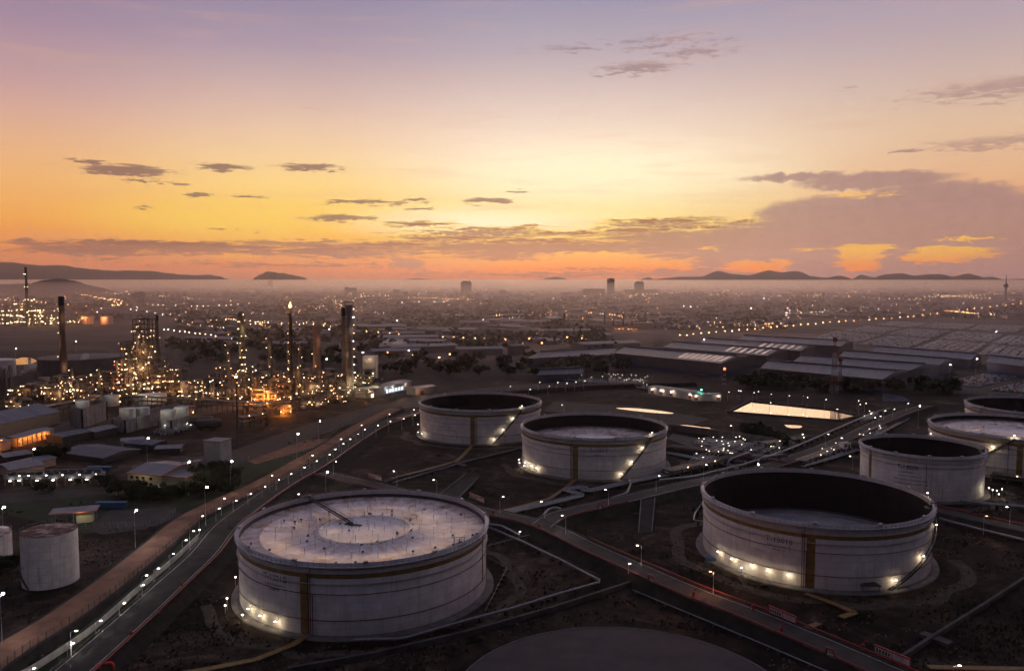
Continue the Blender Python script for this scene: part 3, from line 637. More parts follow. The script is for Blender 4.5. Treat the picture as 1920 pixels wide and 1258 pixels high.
tE = make_tank(TE, 3, 'dull', yel=1627, yw=2, pipe=1737, npipe=1, stairs=(1835,9000+1.55), text=[('T-13009', 1700, 14.5, 2.6), ('CRUDE OIL', 1700, 12.3, 1.0), ('CAPACITY 35,000 M3', 1704, 10.6, 1.0), ('TEST DATE 20 NOVEMBER 2020', 1706, 8.9, 1.0), ('NEXT DATE 20 NOVEMBER 2030', 1706, 7.2, 1.0)], swarm=[(1848,4.5,4),(1851,3.2,5),(1850,2.2,6),(1846,5.5,3),(1852,3.8,7)], label='narrower open tank with four lines of lettering, behind the lower right one', seed=5, rings=(17.6,), pr=(15.2,), band=None, lampp=100)
tF = make_tank(TF, 17, 'few', yel=1912, pipe=1890, npipe=1, stairs=(1793,1816), label='tank at the right edge with its pale roof floating near the rim', seed=6, lampp=130)
tG = make_tank(TG_, 3, 'dull', text=[('T-13001', 1906, 15, 2.4)], label='open tank farthest back at the right edge of the tank farm', seed=7)
# small vertical tanks at the left edge
def small_tank(x, y, R, h, label, text=None, roof='rusty', cat='storage tank', m=None, group='smaller vertical tanks', dome=.0):
    t = empty('vertical_tank', (x, y, 0)); tag(t, label, cat, group); m = m or m_shell2
    MB().lathe([(R,0),(R,h)], 48).build('shell', m, t)
    MB().lathe([(R+.05,h),(R-.1,h+.05),(.01,h+.05+dome)], 48).build('roof', mat('rust_roof', (.10,.035,.025), .8, (.45,.36,.33), .28, detail=8, lo=.48, hi=.66) if roof == 'rusty' else m, t)
    rl = MB(); n = 40
    rl.tube([((R)*cos(2*pi*k/n), (R)*sin(2*pi*k/n), h+1.05) for k in range(n)], .04, 4, closed=True)
    for k in range(n): a = 2*pi*k/n; rl.beam((R*cos(a), R*sin(a), h), (R*cos(a), R*sin(a), h+1.05), .05)
    rl.build('railing', m_steel, t)
    ld = MB(); a0, a1 = .3, 2.4
    pin = arc(R+.15, -a1, -a0, h-.3, .3, 24)
    for p, q in zip(pin[:-1], pin[1:]): ld.beam(p, q, .7, .2)
    ld.build('stairway', m_dsteel, t)
    if text:
        vs, fs = text_mesh(text, 1.0); mm = MB(); q = R+.03; a = text_a = -.75
        mm.add([(q*sin(a+v[0]/q), -q*cos(a+v[0]/q), h*.38+v[1]) for v in vs], fs); mm.build('lettering', m_black, t)
    return t
small_tank(-151.1, 258.7, 8.3, 17, 'white vertical tank with a rusty red roof and yellowish streaks, left edge', 'TK-803')
small_tank(-185.5, 275.3, 10, 10.2, 'low white tank cut off by the left edge beside the rusty roofed one')
small_tank(-455.9, 851.8, 40.6, 16.3, 'very wide low dark tank behind the tall chimney', roof='x', m=mat('dim_tank', (.10,.085,.085), .8, (.15,.125,.125), .1))
g_ = G(-6, 706); small_tank(g_.x, g_.y, 17, 17, 'pale round tank at the left edge beyond the refinery', roof='x')
# ================================================================ LAMPS, PIPES, WALLS, BUILDINGS OF THE SITE
def lamp_proto(hh, headm, label, group, arm=1.0, cat='street lamp', name='street_lamp', double=False, head=(.62,.32,.13)):
    t = empty(name, (0,0,-500)); tag(t, label, cat, group)
    ch = [MB().tube([(0,0,0),(0,0,hh*.5),(0,0,hh)], [.11,.085,.06], 6).build('pole', m_galv, t)]
    for s in ((1,-1) if double else (1,)):
        a = MB().tube([(0,0,hh-.1),(s*arm*.5,0,hh+.15),(s*arm,0,hh+.2)], .05, 5).build('arm', m_galv, t); ch.append(a)
        ch.append(MB().box(s*(arm+.35),0,hh+.1,*head).build('lamp_head', headm, t))
    return [t, ch, False, hh, arm]
def put(pr, g, rz=0, label=None, power=0, col=(1,.9,.76), group=None):
    t, ch, used, hh, arm = pr
    if not used:
        t.location = g; t.rotation_euler = (0,0,rz); pr[2] = True; r = t
        if label: r['label'] = label
    else: r = copy_tree(t, ch, g, rz, label)
    if group: r['group'] = group
    if power:
        x, y = g[0]+(arm+.35)*cos(rz), g[1]+(arm+.35)*sin(rz); light((x, y, g[2]+hh-.25), power*random.uniform(.6,1.3), col, .2)
    return r
low = lamp_proto(5.2, m_lw, 'low white lamp post on the verge between the track and the main road', 'lamps along the main road')
mid = lamp_proto(6.8, m_lw, 'white street lamp with a single arm on the dike road', 'street lamps on the dike roads')
def by_head(pr, px, py, zb, rz=0, **k):
    g = G(px, py, zb+pr[3]+.2); g.x -= cos(rz)*(pr[4]+.35); g.y -= sin(rz)*(pr[4]+.35)
    return put(pr, (g.x, g.y, zb), rz, **k)
# along the main road
wl = [(64,1252),(137,1205),(189,1163),(233,1130),(268,1096),(297,1065),(325,1038),(349,1012),(374,993)]
for p in wl: by_head(low, *p, 1.2, .6, power=360, group='lamps along the wall beside the main road', label='white lamp post lighting the pale wall beside the main road')
for p in [(411,953),(443,938.5),(470.5,925.5),(497,912),(523,899.5),(546,888.5),(571,876),(594,864),(618,852),(629,842),(644,832),(657,823),(671,813.5),(684,805)]:
    by_head(low, *p, 2.2, .6, power=120, label='low white lamp between the dirt track and the main road, north of the white wall', group='low lamps between the track and the main road')
for p in [(143,1182),(275,1078),(363,995),(380,967),(421,934),(510,891),(586,853.5),(640,823),(678,797),(709,797.6),(730.5,776.5),(732,790),(776,768),(757,785),(778,778)]:
    by_head(mid, *p, 2.6, .3, power=80, label='tall white street lamp standing at the edge of the main road', group='tall lamps of the main road')
for p in [(957,724),(1012,716.5),(994,730),(1030,724),(1046,717),(1063,718.5),(1080,716),(1097,714),(935,736),(898,741)]:
    by_head(mid, *p, RZ, .3, label='small white street lamp on the far bend of the main road behind the tanks', group='street lamps on the far bend')
for i, (x, y, p, lab) in enumerate([(630,865,120,'street lamp on the junction corner where the dike road leaves the main road'), (738.5,883,120,'street lamp behind the rust streaked tank, left one of two'), (813,899.5,120,'street lamp behind the rust streaked tank, right one of two'), (943.5,931,150,'street lamp at the near end of the zigzag pipes'), (1015,940,150,'short street lamp beside the zigzag pipes by the crossing'), (1135,918,150,'street lamp between the silver pipes and the middle dike road'), (1236,892,150,'street lamp by the pipe bridge below the middle tank'), (1054,966,220,'street lamp at the crossing of the two dike roads'), (1195,1022,220,'street lamp halfway along the dike road between the two big tanks'), (1324.5,871,150,'street lamp behind the large open tank at the pipe rack'), (1370.5,798,80,'street lamp on the manifold wall near the puddle'), (1505,814,90,'street lamp right of the pipe manifold'), (1553,814,90,'street lamp on the dike road, next to the guard hut'), (1578,821,90,'street lamp above the small guard hut'), (1888,950,180,'street lamp at the right edge beside the dike road'), (1799,1247,260,'street lamp cut off by the bottom edge at the right'), (1594,855,90,'street lamp left of the narrower open tank'), (1054,759,60,'street lamp in the rough ground between the two left open tanks'), (1641,783,70,'street lamp by the right end of the pond road'), (1900,859,100,'street lamp at the foot of the right edge tank'), (560,926,150,'street lamp just behind the rim of the rust streaked tank')]):
    by_head(mid, x, y, RZ if y > 780 else 2.5, pi if i % 3 else 0, power=p*3, label=lab)
orange_road = lamp_proto(6.8, m_lo, 'glaring orange street lamp on the dike road in front of the large open tank', 'bright orange lamps', arm=.6)
by_head(orange_road, 1332, 1071, RZ, pi, power=1800, col=(1,.42,.2)); by_head(orange_road, 1850, 967, RZ, 0, power=600, col=(1,.4,.2), label='orange street lamp on the right dike road behind the large open tank')
short_orange = lamp_proto(3.2, m_lw, 'short post lamp on the red pipe side of the dike road', 'short post lamps', arm=.1)
by_head(short_orange, 1181, 1056, RZ, 0, power=150, col=(1,.6,.35)); by_head(short_orange, 975, 996, 0, 0, power=120, label='short post lamp under the dike road beside the double pipes')
# flood lights on tall masts
flood = lamp_proto(15, mat('flood_lens',(1,1,1),emit=(1,.95,1),es=60), 'tall mast with floodlights', 'tall masts with floodlights', arm=.5, cat='floodlight', name='floodlight_mast', head=(.55,.5,.45))
for (x, y, zb, p, c, lab) in [(256,957,0,3500,(.9,.9,1),'tall mast with blazing cold floodlights in the yard below the white building'), (8,951,0,2500,(.9,.9,1),'mast with blazing cold floodlights above the small tanks at the left edge'), (6,1113,0,2500,(.9,.9,1),'floodlight mast in front of the small tanks at the left edge'), (614,885,RZ-9,1800,(1,.9,.8),'bright lamp star at the junction of the dike road and the main road'), (1422,871,RZ-8,1800,(1,.9,.85),'bright lamp star just behind the rim of the large open tank'), (64,842,0,1600,(1,.8,.5),'yellow floodlight mast left of the ribbed grey roof'), (559,814,0,1500,(1,.82,.5),'single yellow floodlight mast in the reddish yard'), (435,865,0,1200,(1,.8,.5),'yellowish mast light above the lit tree'), (355,866,0,1200,(1,.8,.5),'yellowish mast light above the small vessel group'), (278,822,0,900,(1,.8,.5),'slim mast light behind the white building'), (1725,761,0,1500,(.9,.85,1),'violet white floodlight beyond the pond road'), (1832,673,0,3000,(.95,.85,1),'large violet white floodlight over the car park'), (1782,684,0,1500,(.95,.85,1),'smaller violet white floodlight at the long sheds'), (1868,622,0,2500,(.95,.9,1),'distant floodlight over the upper car park'), (388,914,2,200,(1,.9,.8),'tall slim lamp mast beside the dirt track'), (600,790,0,0,(1,.9,.8),'slim mast in the reddish yard'), (30,654,0,900,(1,.5,.2),'orange floodlight beside the pale tank at the left edge'), (143,640,0,900,(1,.8,.9),'floodlight behind the tall chimney')]:
    f = by_head(flood, x, y, zb, 0, power=p, col=c, label=lab)
# ---------------------------------------------------------------- walls and fences
wm_ = mat('whitewashed_wall', (.50,.48,.45), .85, (.33,.31,.29), .4, detail=8)
wp = smooth(GL([(20,1278),(57,1262),(137,1210),(190,1170),(266,1103),(323,1056),(372,1010)], 1.2), 4)
mb = MB()
for a, b in zip(wp[:-1], wp[1:]):
    mb.beam((a.x,a.y,2.1),(b.x,b.y,2.1),.22,1.9)
w = mb.build('wall', wm_); tag(w, 'low white wall lit by lamps along the left verge of the main road', 'wall')
def fence(pts, z, h, label, step=3.0, m=m_dsteel, mesh_=True, post=.12):
    t = empty('fence', (pts[0].x, pts[0].y, z)); tag(t, label, 'fence'); o = Vector((pts[0].x, pts[0].y))
    pm_ = MB().beam((0,0,0),(0,0,h+.35),post).mesh('post', m); Rr = MB(); acc = 0; cn = 0; P_ = MB()
    for a, b in zip(pts[:-1], pts[1:]):
        A, B = a-o, b-o
        for zz in (.15, h*.5, h): Rr.beam((A.x,A.y,zz),(B.x,B.y,zz),.05)
        d = (B-A).length
        if mesh_:
            k = 0
            while k < d: q = A+(B-A)*(k/d); Rr.beam((q.x,q.y,.1),(q.x,q.y,h),.03); k += .8
        while acc < d:
            q = A+(B-A)*(acc/d); acc += step; cn += 1
            if cn <= 100: link(pm_, 'post', t, (q.x,q.y,0))
            else: P_.beam((q.x,q.y,0),(q.x,q.y,h+.35),post)
        acc -= d
    
    if P_.v: tag(P_.build('far_posts', m, t), kind='stuff')
    Rr.build('mesh_panel', m, t); return t
fence(offs(R_dirt, -5.8), 1.5, 2.4, 'tall mesh fence on the right side of the reddish dirt track')
fence([Vector(p) for p in GL([(250,882),(420,866),(560,855),(585,848),(640,800),(700,760)])], 0, 2.2, 'long pale fence behind the reddish yard', m=m_steel)
fence([Vector(p) for p in GL([(130,992),(300,985),(330,960)])], 0, 2, 'fence around the yard under the floodlight', m=m_steel)
def rwall(poly, z0, h, w, label, m=concd, name='wall', cat='wall', z=0):
    p = GL(poly, z); mb = MB()
    for a, b in zip(p[:-1], p[1:]): mb.beam((a.x,a.y,z0+h/2),(b.x,b.y,z0+h/2),w,h)
    o = mb.build(name, m); tag(o, label, cat); return o
rwall([(540,1262),(700,1233),(880,1191),(1040,1145),(1183,1098)], 0, 1.6, .9, 'long concrete bund wall below the lower left tank', concd, 'bund_wall')
rwall([(1690,1238),(1760,1192),(1840,1142),(1930,1083)], 0, 1.4, .9, 'concrete bund wall in the lower right corner', concd, 'bund_wall')
rwall([(1728,1191),(1782,1211)], 0, 1.0, 3, 'concrete steps crossing the lower right bund wall', concd, 'stile', 'steps')
rwall([(700,915),(740,900),(857,872),(973,843)], 0, 1.2, .9, 'bund wall between the two open tanks at the left', concd, 'bund_wall')
rwall([(852,868),(872,876)], 0, .8, 3, 'small concrete stile on the bund wall between the tanks', concd, 'stile', 'steps')
rwall([(1250,806),(1330,816),(1480,838),(1490,845)], 0, 4.2, .8, 'long pale retaining wall behind the lit pipe manifold', conc, 'retaining_wall')
rwall([(355,1000),(300,1055),(200,1130),(100,1195),(0,1250)], 0, 1.2, 1.4, 'crumbling ochre kerb wall on the left side of the dirt track', mat('ochre_wall', (.22,.13,.05), .9, (.10,.06,.03), .8), 'track_wall', z=0).location.x -= 9
m_silver = mat('pipe_silver', (.17,.17,.19), .42, (.27,.27,.29), .6, metal=.3)
# ---------------------------------------------------------------- pipelines
def pipeline(poly, z, r, label, m, name='pipeline', sup=True, n=8, zg=0, cat='pipeline', k=1, gap=1.0, step=9):
    pts = [G(x, y, z) for x, y in poly]; o = pts[0].copy(); t = empty(name, (o.x, o.y, 0)); tag(t, label, cat)
    sm_ = []
    for i, p in enumerate(pts):
        if 0 < i < len(pts)-1:
            for e in (pts[i-1], pts[i+1]):
                d = (e-p); l = d.length; q = p+d*min(.35, 1.6*r*2/l); sm_.append((i, q)) 
        else: sm_.append((i, p))
    path = [q for _, q in sm_]
    for j in range(k):
        off = (j-(k-1)/2)*gap; pp = offs([p.to_2d() for p in path], off)
        MB().tube([(p.x-o.x, p.y-o.y, z) for p in pp], r, n).build('pipe', m, t)
    if sup:
        me = MB().box(0, 0, zg, .5, k*gap+.6, z-r-zg).mesh('pipe_support', concd)
        for a, b in zip(pts[:-1], pts[1:]):
            d = b-a; l = d.length; q = 2
            while q < l: c = a+d*(q/l)-o; link(me, 'pipe_support', t, (c.x, c.y, 0), atan2(d.y, d.x)); q += step
    return t
pipeline([(919,989),(977,1013.6),(1045,1046),(1128.6,1089.5),(1050,1112),(960,1140),(880,1160.6),(820,1178),(754,1197),(662,1199)], 1.6, .42, 'thick grey pipe with a sharp bend running back to the lower left tank', m_steel)
pipeline([(880,978),(940,985),(975,1003)], 2.2, .42, 'short grey pipe dipping under the crossing', m_steel)
pipeline([(909,1146),(950.5,1064),(916,1045)], .8, .09, 'thin white guard pipe beside the lower left tank', m_silver, step=4)
pipeline([(916,1022),(1000,1000)], 1.2, .12, 'thin pale pipe running under the crossing', m_silver, step=5)
pipeline([(940,962),(1010,947),(1090,928),(1060,917),(1092,912),(1100,921),(1130,914),(1180,903),(1260,887),(1310,874),(1380,858)], 1.5, .36, 'bundle of silver pipes zigzagging along the middle dike road', m_silver, k=4, gap=1.35)
pipeline([(1013,972),(1030,953),(1048,951),(1055,960),(1110,945),(1176,924),(1183,905),(1170,898)], 2.2, .5, 'single fat silver pipe arching along the dike road', m_silver)
pipeline([(1236,900),(1300,893),(1400,869),(1466,847),(1520,825),(1640,773),(1668,765)], 3.0, .6, 'long fat silver pipe climbing towards the pond road', m_silver, zg=1)
pipeline([(1250,840),(1330,858),(1400,866)], 1.5, .45, 'pair of silver pipes passing right of the middle tank', m_silver, k=2, gap=1.5)
pipeline([(1762,972),(1830,990),(1930,1014)], 2, .5, 'silver pipe in front of the right dike road', m_silver)
pipeline([(1800,938),(1860,945),(1930,950)], 2, .45, 'silver pipes behind the narrower open tank', m_silver, k=2, gap=1.6)
pipeline([(1316,943),(1303,962),(1300,975),(1318,977)], 2.4, .3, 'white bent pipe at the left side of the large open tank', m_silver)
def red_main(pts2, z, label, loops=()):
    t = empty('fire_main', (pts2[0].x, pts2[0].y, 0)); tag(t, label, 'fire main', 'red fire mains along the roads'); o = pts2[0]
    path = []; acc = 0; lp = list(loops)
    for a, b in zip(pts2[:-1], pts2[1:]):
        d = (b-a).length; path.append((a.x-o.x, a.y-o.y, z))
        if lp and acc <= lp[0] < acc+d:
            u = (b-a)/d; n = Vector((-u.y, u.x)); s = lp.pop(0); q = a-o
            for (f, h) in ((.3,0),(.3,1.5),(1.6,1.5),(1.9,1.5),(2.2,0)): path.append((q.x+u.x*f*1.3, q.y+u.y*f*1.3, z+h))
        acc += d
    path.append((pts2[-1].x-o.x, pts2[-1].y-o.y, z)); MB().tube(path, .27, 8).build('pipe', m_redl, t); me = MB().box(0,0,z-.8,.4,.5,.65).mesh('pipe_support', concd); acc = 0
    for a, b in zip(pts2[:-1], pts2[1:]):
        d = (b-a).length; acc += d
        if acc > 5: link(me, 'pipe_support', t, (a.x-o.x, a.y-o.y, 0)); acc = 0
    return t
red_main(offs(R_main, -6.0)[:62], RZ+.7, 'long red fire main along the right side of the main road')
red_main(offs(R_main, -6.0)[62:], RZ+.7, 'red fire main on the far bend of the main road')
red_main(offs(R_two, -5.0)[18:], RZ+.7, 'long red fire main on the near side of the crossing dike road', loops=(130, 190))
red_main(offs(R_two, 5.0)[34:], RZ+.7, 'red fire main on the far side of the crossing dike road')
red_main(offs(R_two, -5.0)[:14], RZ+.7, 'red fire main behind the lower left tank')
red_main(offs(R_three, -5.2)[2:18], RZ+.7, 'red fire main along the middle dike road', loops=(28,))
red_main(offs(R_three, -5.2)[24:], RZ+.7, 'red fire main on the road towards the pond')
red_main(offs(R_four, 4.2), RZ+.7, 'red fire main along the right dike road')
red_main(offs(R_back, -3.6), RZ+.7, 'red fire main on top of the manifold wall')
# yellow cable ducts to the tanks
def duct(poly, label, w=2.0, z=.5):
    p = GL(poly, z); mb = MB()
    for a, b in zip(p[:-1], p[1:]): mb.beam((a.x,a.y,z),(b.x,b.y,z),w,.3)
    t = empty('foam_line_duct', (0,0,0)); tag(t, label, 'pipe duct', 'ochre ducts leading to the tanks'); mb.build('duct_cover', m_yel, t)
    s = MB()
    for a, b in zip(p[:-1], p[1:]):
        q = (b-a).normalized(); n = Vector((-q.y, q.x))*(w/2+.25); s.tube([(a.x-n.x,a.y-n.y,z),(b.x-n.x,b.y-n.y,z)], .14, 6)
    s.build('pipe', m_redp, t)
duct([(572,1192),(552,1207),(480,1236),(400,1252),(310,1268)], 'ochre duct leading away from the lower left tank')
duct([(884,836),(872,850),(857,864),(800,880),(736,897)], 'ochre duct leading away from the farthest left open tank')
duct([(1078,899),(1062,914),(1032,934),(985,947),(940,958)], 'ochre duct leading away from the middle tank')
duct([(1510,1112),(1560,1130),(1604,1148),(1578,1157)], 'ochre duct with a corner in front of the large open tank')
duct([(1505,1180),(1535,1168)], 'short ochre duct by the road signs')
duct([(1740,1250),(1830,1252),(1930,1254)], 'ochre duct in the lower right corner')
# ramps
def ramp(a0, a1, b0, b1, za, zb, label):
    A, B, C_, D_ = G(*a0, za), G(*a1, za), G(*b1, zb), G(*b0, zb); mb = MB()
    v = [A, B, C_, D_]; mb.add(v+[(p.x, p.y, -.05) for p in v], [(0,1,2,3),(4,5,1,0),(5,6,2,1),(6,7,3,2),(7,4,0,3)])
    o = struct(mb.build('ramp', asph), label); k = MB(); k.beam((A.x,A.y,za+.2),(D_.x,D_.y,zb+.2),.4,.5); k.beam((B.x,B.y,za+.2),(C_.x,C_.y,zb+.2),.4,.5); struct(k.build('kerb', conc), 'kerbs of the '+label)
ramp((1202,937),(1228,934),(1197,1000),(1222,999), RZ-.1, .12, 'ramp down from the middle dike road')
ramp((826,926),(858,936),(872,890),(896,897), RZ-.1, .12, 'ramp down behind the lower left tank')
# road furniture: notice boards
m_board = mat('sign_white', (.55,.53,.52), .6, (.42,.40,.40), .6); m_bred = mat('sign_red', (.30,.02,.02), .5)
def board(p1, p2, z, label, txt):
    a, b = G(*p1, z), G(*p2, z); d = (b-a).to_2d(); l = d.length; rz = atan2(d.y, d.x); t = empty('notice_board', (a.x, a.y, z), rz); tag(t, label, 'notice board', 'red framed notice boards on the dike road')
    MB().box(l*.27, 0, .8, l*.46, .12, 1.5).build('panel', m_board, t); MB().box(l*.76, 0, .8, l*.46, .12, 1.5).build('panel', m_board, t)
    f = MB()
    for x in (0, l*.515, l): f.beam((x,0,0),(x,0,2.7),.16)
    f.beam((0,0,2.55),(l,0,2.55),.5,.35); f.beam((0,0,.7),(l,0,.7),.14); f.build('frame', m_bred, t)
    ex = MB()
    for k in range(5): ex.box(l*.1+k*l*.085, -.12, 1.1, .35, .14, .8)
    ex.build('pictograms', m_black, t); 
    for j, s in enumerate(txt):
        vs, fs = text_mesh(s, .36); m = MB(); m.add([(v[0]+l*.76, -.075, v[1]+2.0-j*.45) for v in vs], fs); m.build('lettering', m_bred, t)
board((1441,1151),(1492,1173), RZ, 'red framed safety board on the dike road in front of the large open tank', ['TANK T-13016','NO SMOKING','SAFETY FIRST'])
board((1638,1226),(1706,1254), RZ, 'red framed safety board nearest the bottom edge', ['TANK FARM','NO SMOKING','SAFETY FIRST'])
board((1150,1004-60),(1170,950), RZ, 'red framed board by the ramp on the middle dike road', ['NO SMOKING']) if False else None
board((690,897),(716,904), RZ, 'red framed board on the dike road behind the lower left tank', ['NO SMOKING'])
board((880,934),(908,946), RZ, 'red framed board behind the right rim of the lower left tank', ['NO SMOKING'])
def hydrant(px, py, z, label):
    g = G(px, py, z); t = empty('fire_monitor', g); tag(t, label, 'fire monitor', 'red fire monitors and valves beside the dike roads')
    MB().lathe([(.01,0),(.55,0),(.55,.1),(.3,.15),(.3,1.3),(.42,1.35),(.42,1.5),(.01,1.55)], 12).build('body', m_redl, t)
    MB().tube([(0,0,1.5),(0,0,2.0),(.3,0,2.2),(1.4,0,2.6)], [.14,.14,.13,.08], 8).build('nozzle', m_redl, t)
    w_ = MB(); w_.tube([(.35*cos(k*pi/6), -.5, 1.0+.35*sin(k*pi/6)) for k in range(12)], .05, 5, closed=True); w_.beam((0,-.5,1.0),(0,0,1.0),.08); w_.build('hand_wheel', m_bred, t)
for (x, y, z, l) in [(1300,1118,RZ,'red fire monitor near the orange street lamp'), (1412,1143,RZ,'red fire monitor left of the middle safety board'), (1465,1186,RZ,'red valve group opposite the middle safety board'), (1618,1218,RZ,'red fire monitor left of the bottom safety board'), (1010,990,RZ,'red fire monitor at the dike road crossing'), (925,964,RZ,'red fire monitor left of the crossing'), (1145,950,RZ,'red fire monitor on the middle dike road'), (246,1192,RZ,'red fire monitor beside the main road, lower left'), (720,906,RZ,'red fire monitor behind the lower left tank'), (342,1100,RZ,'red fire monitor at the narrow part of the main road')]: hydrant(x, y, z, l)
# red pipe portal over the main road
g1, g2 = G(443,990,RZ), G(463,975,RZ)
t = empty('pipe_portal', g1); tag(t, 'dark pipe loop standing at the bend of the main road', 'pipe loop'); d = g2-g1
MB().tube([(-3,0,0),(-3,0,3.2),(2.5,2,3.2),(2.5,2,0)], .16, 6).build('pipe', m_redp, t)
t = empty('red_elbow', G(206,1256,RZ-2)); tag(t, 'bright red pipe elbow at the bottom left edge of the road', 'pipe'); MB().tube([(-3,-1,0),(-3,-1,1.4),(-2.6,-1,1.9),(.3,.2,1.9),(.8,.2,1.5),(.8,.2,0)], .34, 10).build('elbow', mat('bright_red', (.5,.03,.02), .4), t)
light(tuple(G(203,1252,3)+Vector((0,-1,3))), 60, (1,.5,.4))
# guard hut, dark shelter, blue boxes
def hut(px, py, z, sx, sy, h, label, rz=0, m=None, lit=False, name='hut', cat='hut', over=.4, door=True):
    g = G(px, py, z); t = empty(name, g, rz); tag(t, label, cat)
    MB().box(0,0,0,sx,sy,h).build('wall', m or m_board, t)
    MB().box(0,0,h+.003,sx+over,sy+over,.25).build('roof', m_steel, t)
    MB().box(-sx*.2,-sy/2-.02,h*.35,sx*.3,.05,h*.4).build('window', m_lw if lit else m_black, t)
    if door: MB().box(sx*.25,-sy/2-.02,.02,min(1.0,sx*.25),.05,min(2.1,h*.75)).build('door', m_dsteel, t)
    return t
hut(1584,840,RZ,5,4,3,'small white guard hut beside the pond road', .3)
g = G(1628,1108,0); t = empty('shelter', g); tag(t, 'dark open shelter with a peaked roof at the foot of the large open tank', 'shelter')
for sx in (-2.6,2.6):
    for sy in (-1.8,1.8): MB().beam((sx,sy,0),(sx,sy,2.4),.15).build('leg', m_dsteel, t)
MB().add([(-3.3,-2.4,2.4),(3.3,-2.4,2.4),(3.3,2.4,2.4),(-3.3,2.4,2.4),(-1.2,0,3.6),(1.2,0,3.6)], [(0,1,5,4),(2,3,4,5),(1,2,5),(3,0,4),(3,2,1,0)]).build('roof', m_dsteel, t)
blue = mat('blue_paint', (.02,.07,.16), .6, (.03,.10,.22), .8)
g = G(1328,1052,0); t = empty('pump_skid', g); tag(t, 'small blue pump cabinet at the left foot of the large open tank', 'pump cabinet'); MB().box(0,0,.1,1.6,1.2,1.5).build('cabinet', blue, t); MB().box(1.9,-.8,.1,1.3,1.1,1.2).build('motor_box', blue, t); MB().box(.9,-.4,0,4.4,2.4,.1).build('base_frame', concd, t)
# ---------------------------------------------------------------- buildings at the left
m_roofg = mat('sheet_roof', (.10,.10,.125), .55, (.17,.165,.20), .12, stretch=(1,.1,1), detail=7)
m_cream = mat('cream_wall', (.42,.38,.26), .85, (.52,.47,.34), .3, detail=7)
m_trim = mat('red_trim', (.36,.09,.06), .7)
m_win = mat('window_dark', (.02,.02,.025), .15)
m_whitew = mat('white_wall', (.45,.43,.44), .8, (.55,.53,.54), .3, detail=7)
def gable(name, A, B, depth, h, rise, label, wall, roof, cat='building', over=.6, group=None, rib=0, z0=0):
    """hall whose long front runs from ground point A to B, depth away from the camera"""
    d = (B-A).to_2d(); l = d.length; rz = atan2(d.y, d.x); t = empty(name, (A.x, A.y, z0), rz); tag(t, label, cat, group)
    MB().box(l/2, depth/2, 0, l, depth, h).build('wall', wall, t); o = over
    mb = MB(); v = [(-o,-o,h+.01),(l+o,-o,h+.01),(l+o,depth/2,h+rise),(-o,depth/2,h+rise),(-o,depth+o,h+.01),(l+o,depth+o,h+.01)]
    v2 = [(x,y,z+.18) for x,y,z in v]; mb.add(v+v2, [(0,1,2,3),(3,2,5,4),(9,8,7,6),(10,11,8,9),(0,6,7,1),(4,5,11,10),(0,3,9,6),(3,4,10,9),(1,7,8,2),(2,8,11,5)]); mb.add([(0,0,h),(0,depth/2,h+rise-.02),(0,depth,h),(l,0,h),(l,depth/2,h+rise-.02),(l,depth,h)], [(0,1,2),(5,4,3)])
    r = mb.build('roof', roof, t)
    if rib:
        rb = MB(); k = rib
        while k < l: rb.beam((k,-o,h+.25),(k,depth/2,h+rise+.24),.25,.12); rb.beam((k,depth/2,h+rise+.24),(k,depth+o,h+.25),.25,.12); k += rib
        rb.build('roof_ribs', roof, r)
    return t, l
m_dimw2 = mat('tower_plaster', (.26,.25,.27), .85, (.34,.33,.345), .25, detail=8)
# white building with the tall block
A, B = G(240,912), G(302,918); t, l = gable('office_building', A, B, 26, 6.5, 2.2, 'cream two storey building with red roof edges and a tall windowless block', m_cream, m_roofg)
for k, (x, z) in enumerate([(2.5,4.2),(5.5,4.2),(9,4.2),(13.5,4.2),(13.5,1.6)]): MB().box(x, -.03, z, 1.7, .08, 1.2).build('window', m_win, t)
MB().box(19,-.04,.1,2.4,.1,2.6).build('door', mat('lit_door', (.5,.6,.7), .5, emit=(.6,.8,1), es=.5), t)
tr = MB(); tr.beam((-.7,-.7,6.6),(l+.7,-.7,6.6),.3,.4); tr.beam((l+.7,-.7,6.6),(l+.7,13,8.9),.3,.4); tr.beam((l+.7,13,8.9),(l+.7,27,6.7),.3,.4); tr.build('roof_trim', m_trim, t)
MB().box(l+6, 12, 0, 11.9, 20, 6.0).build('annex', m_cream, t); MB().box(l+6.2, 12, 6.02, 12.8, 21.5, .35).build('annex_roof', m_roofg, t)
e = MB(); e.beam((l+.4,1.1,6.3),(l+12.8,1.1,6.3),.25,.5); e.beam((l+12.8,1.1,6.3),(l+12.8,23,6.3),.25,.5); e.build('roof_trim', m_trim, t)
tb = MB().box(l+1, 40, 0, 10, 9, 16).build('tower_block', m_dimw2, t); MB().box(l+1,40,16.01,10.6,9.6,.3).build('tower_roof', m_roofg, t)
light(tuple(G(262,915)+Vector((0,-5,7))), 380, (1,.85,.45)); light(tuple(G(330,905)+Vector((0,-4,6))), 260, (1,.8,.4))
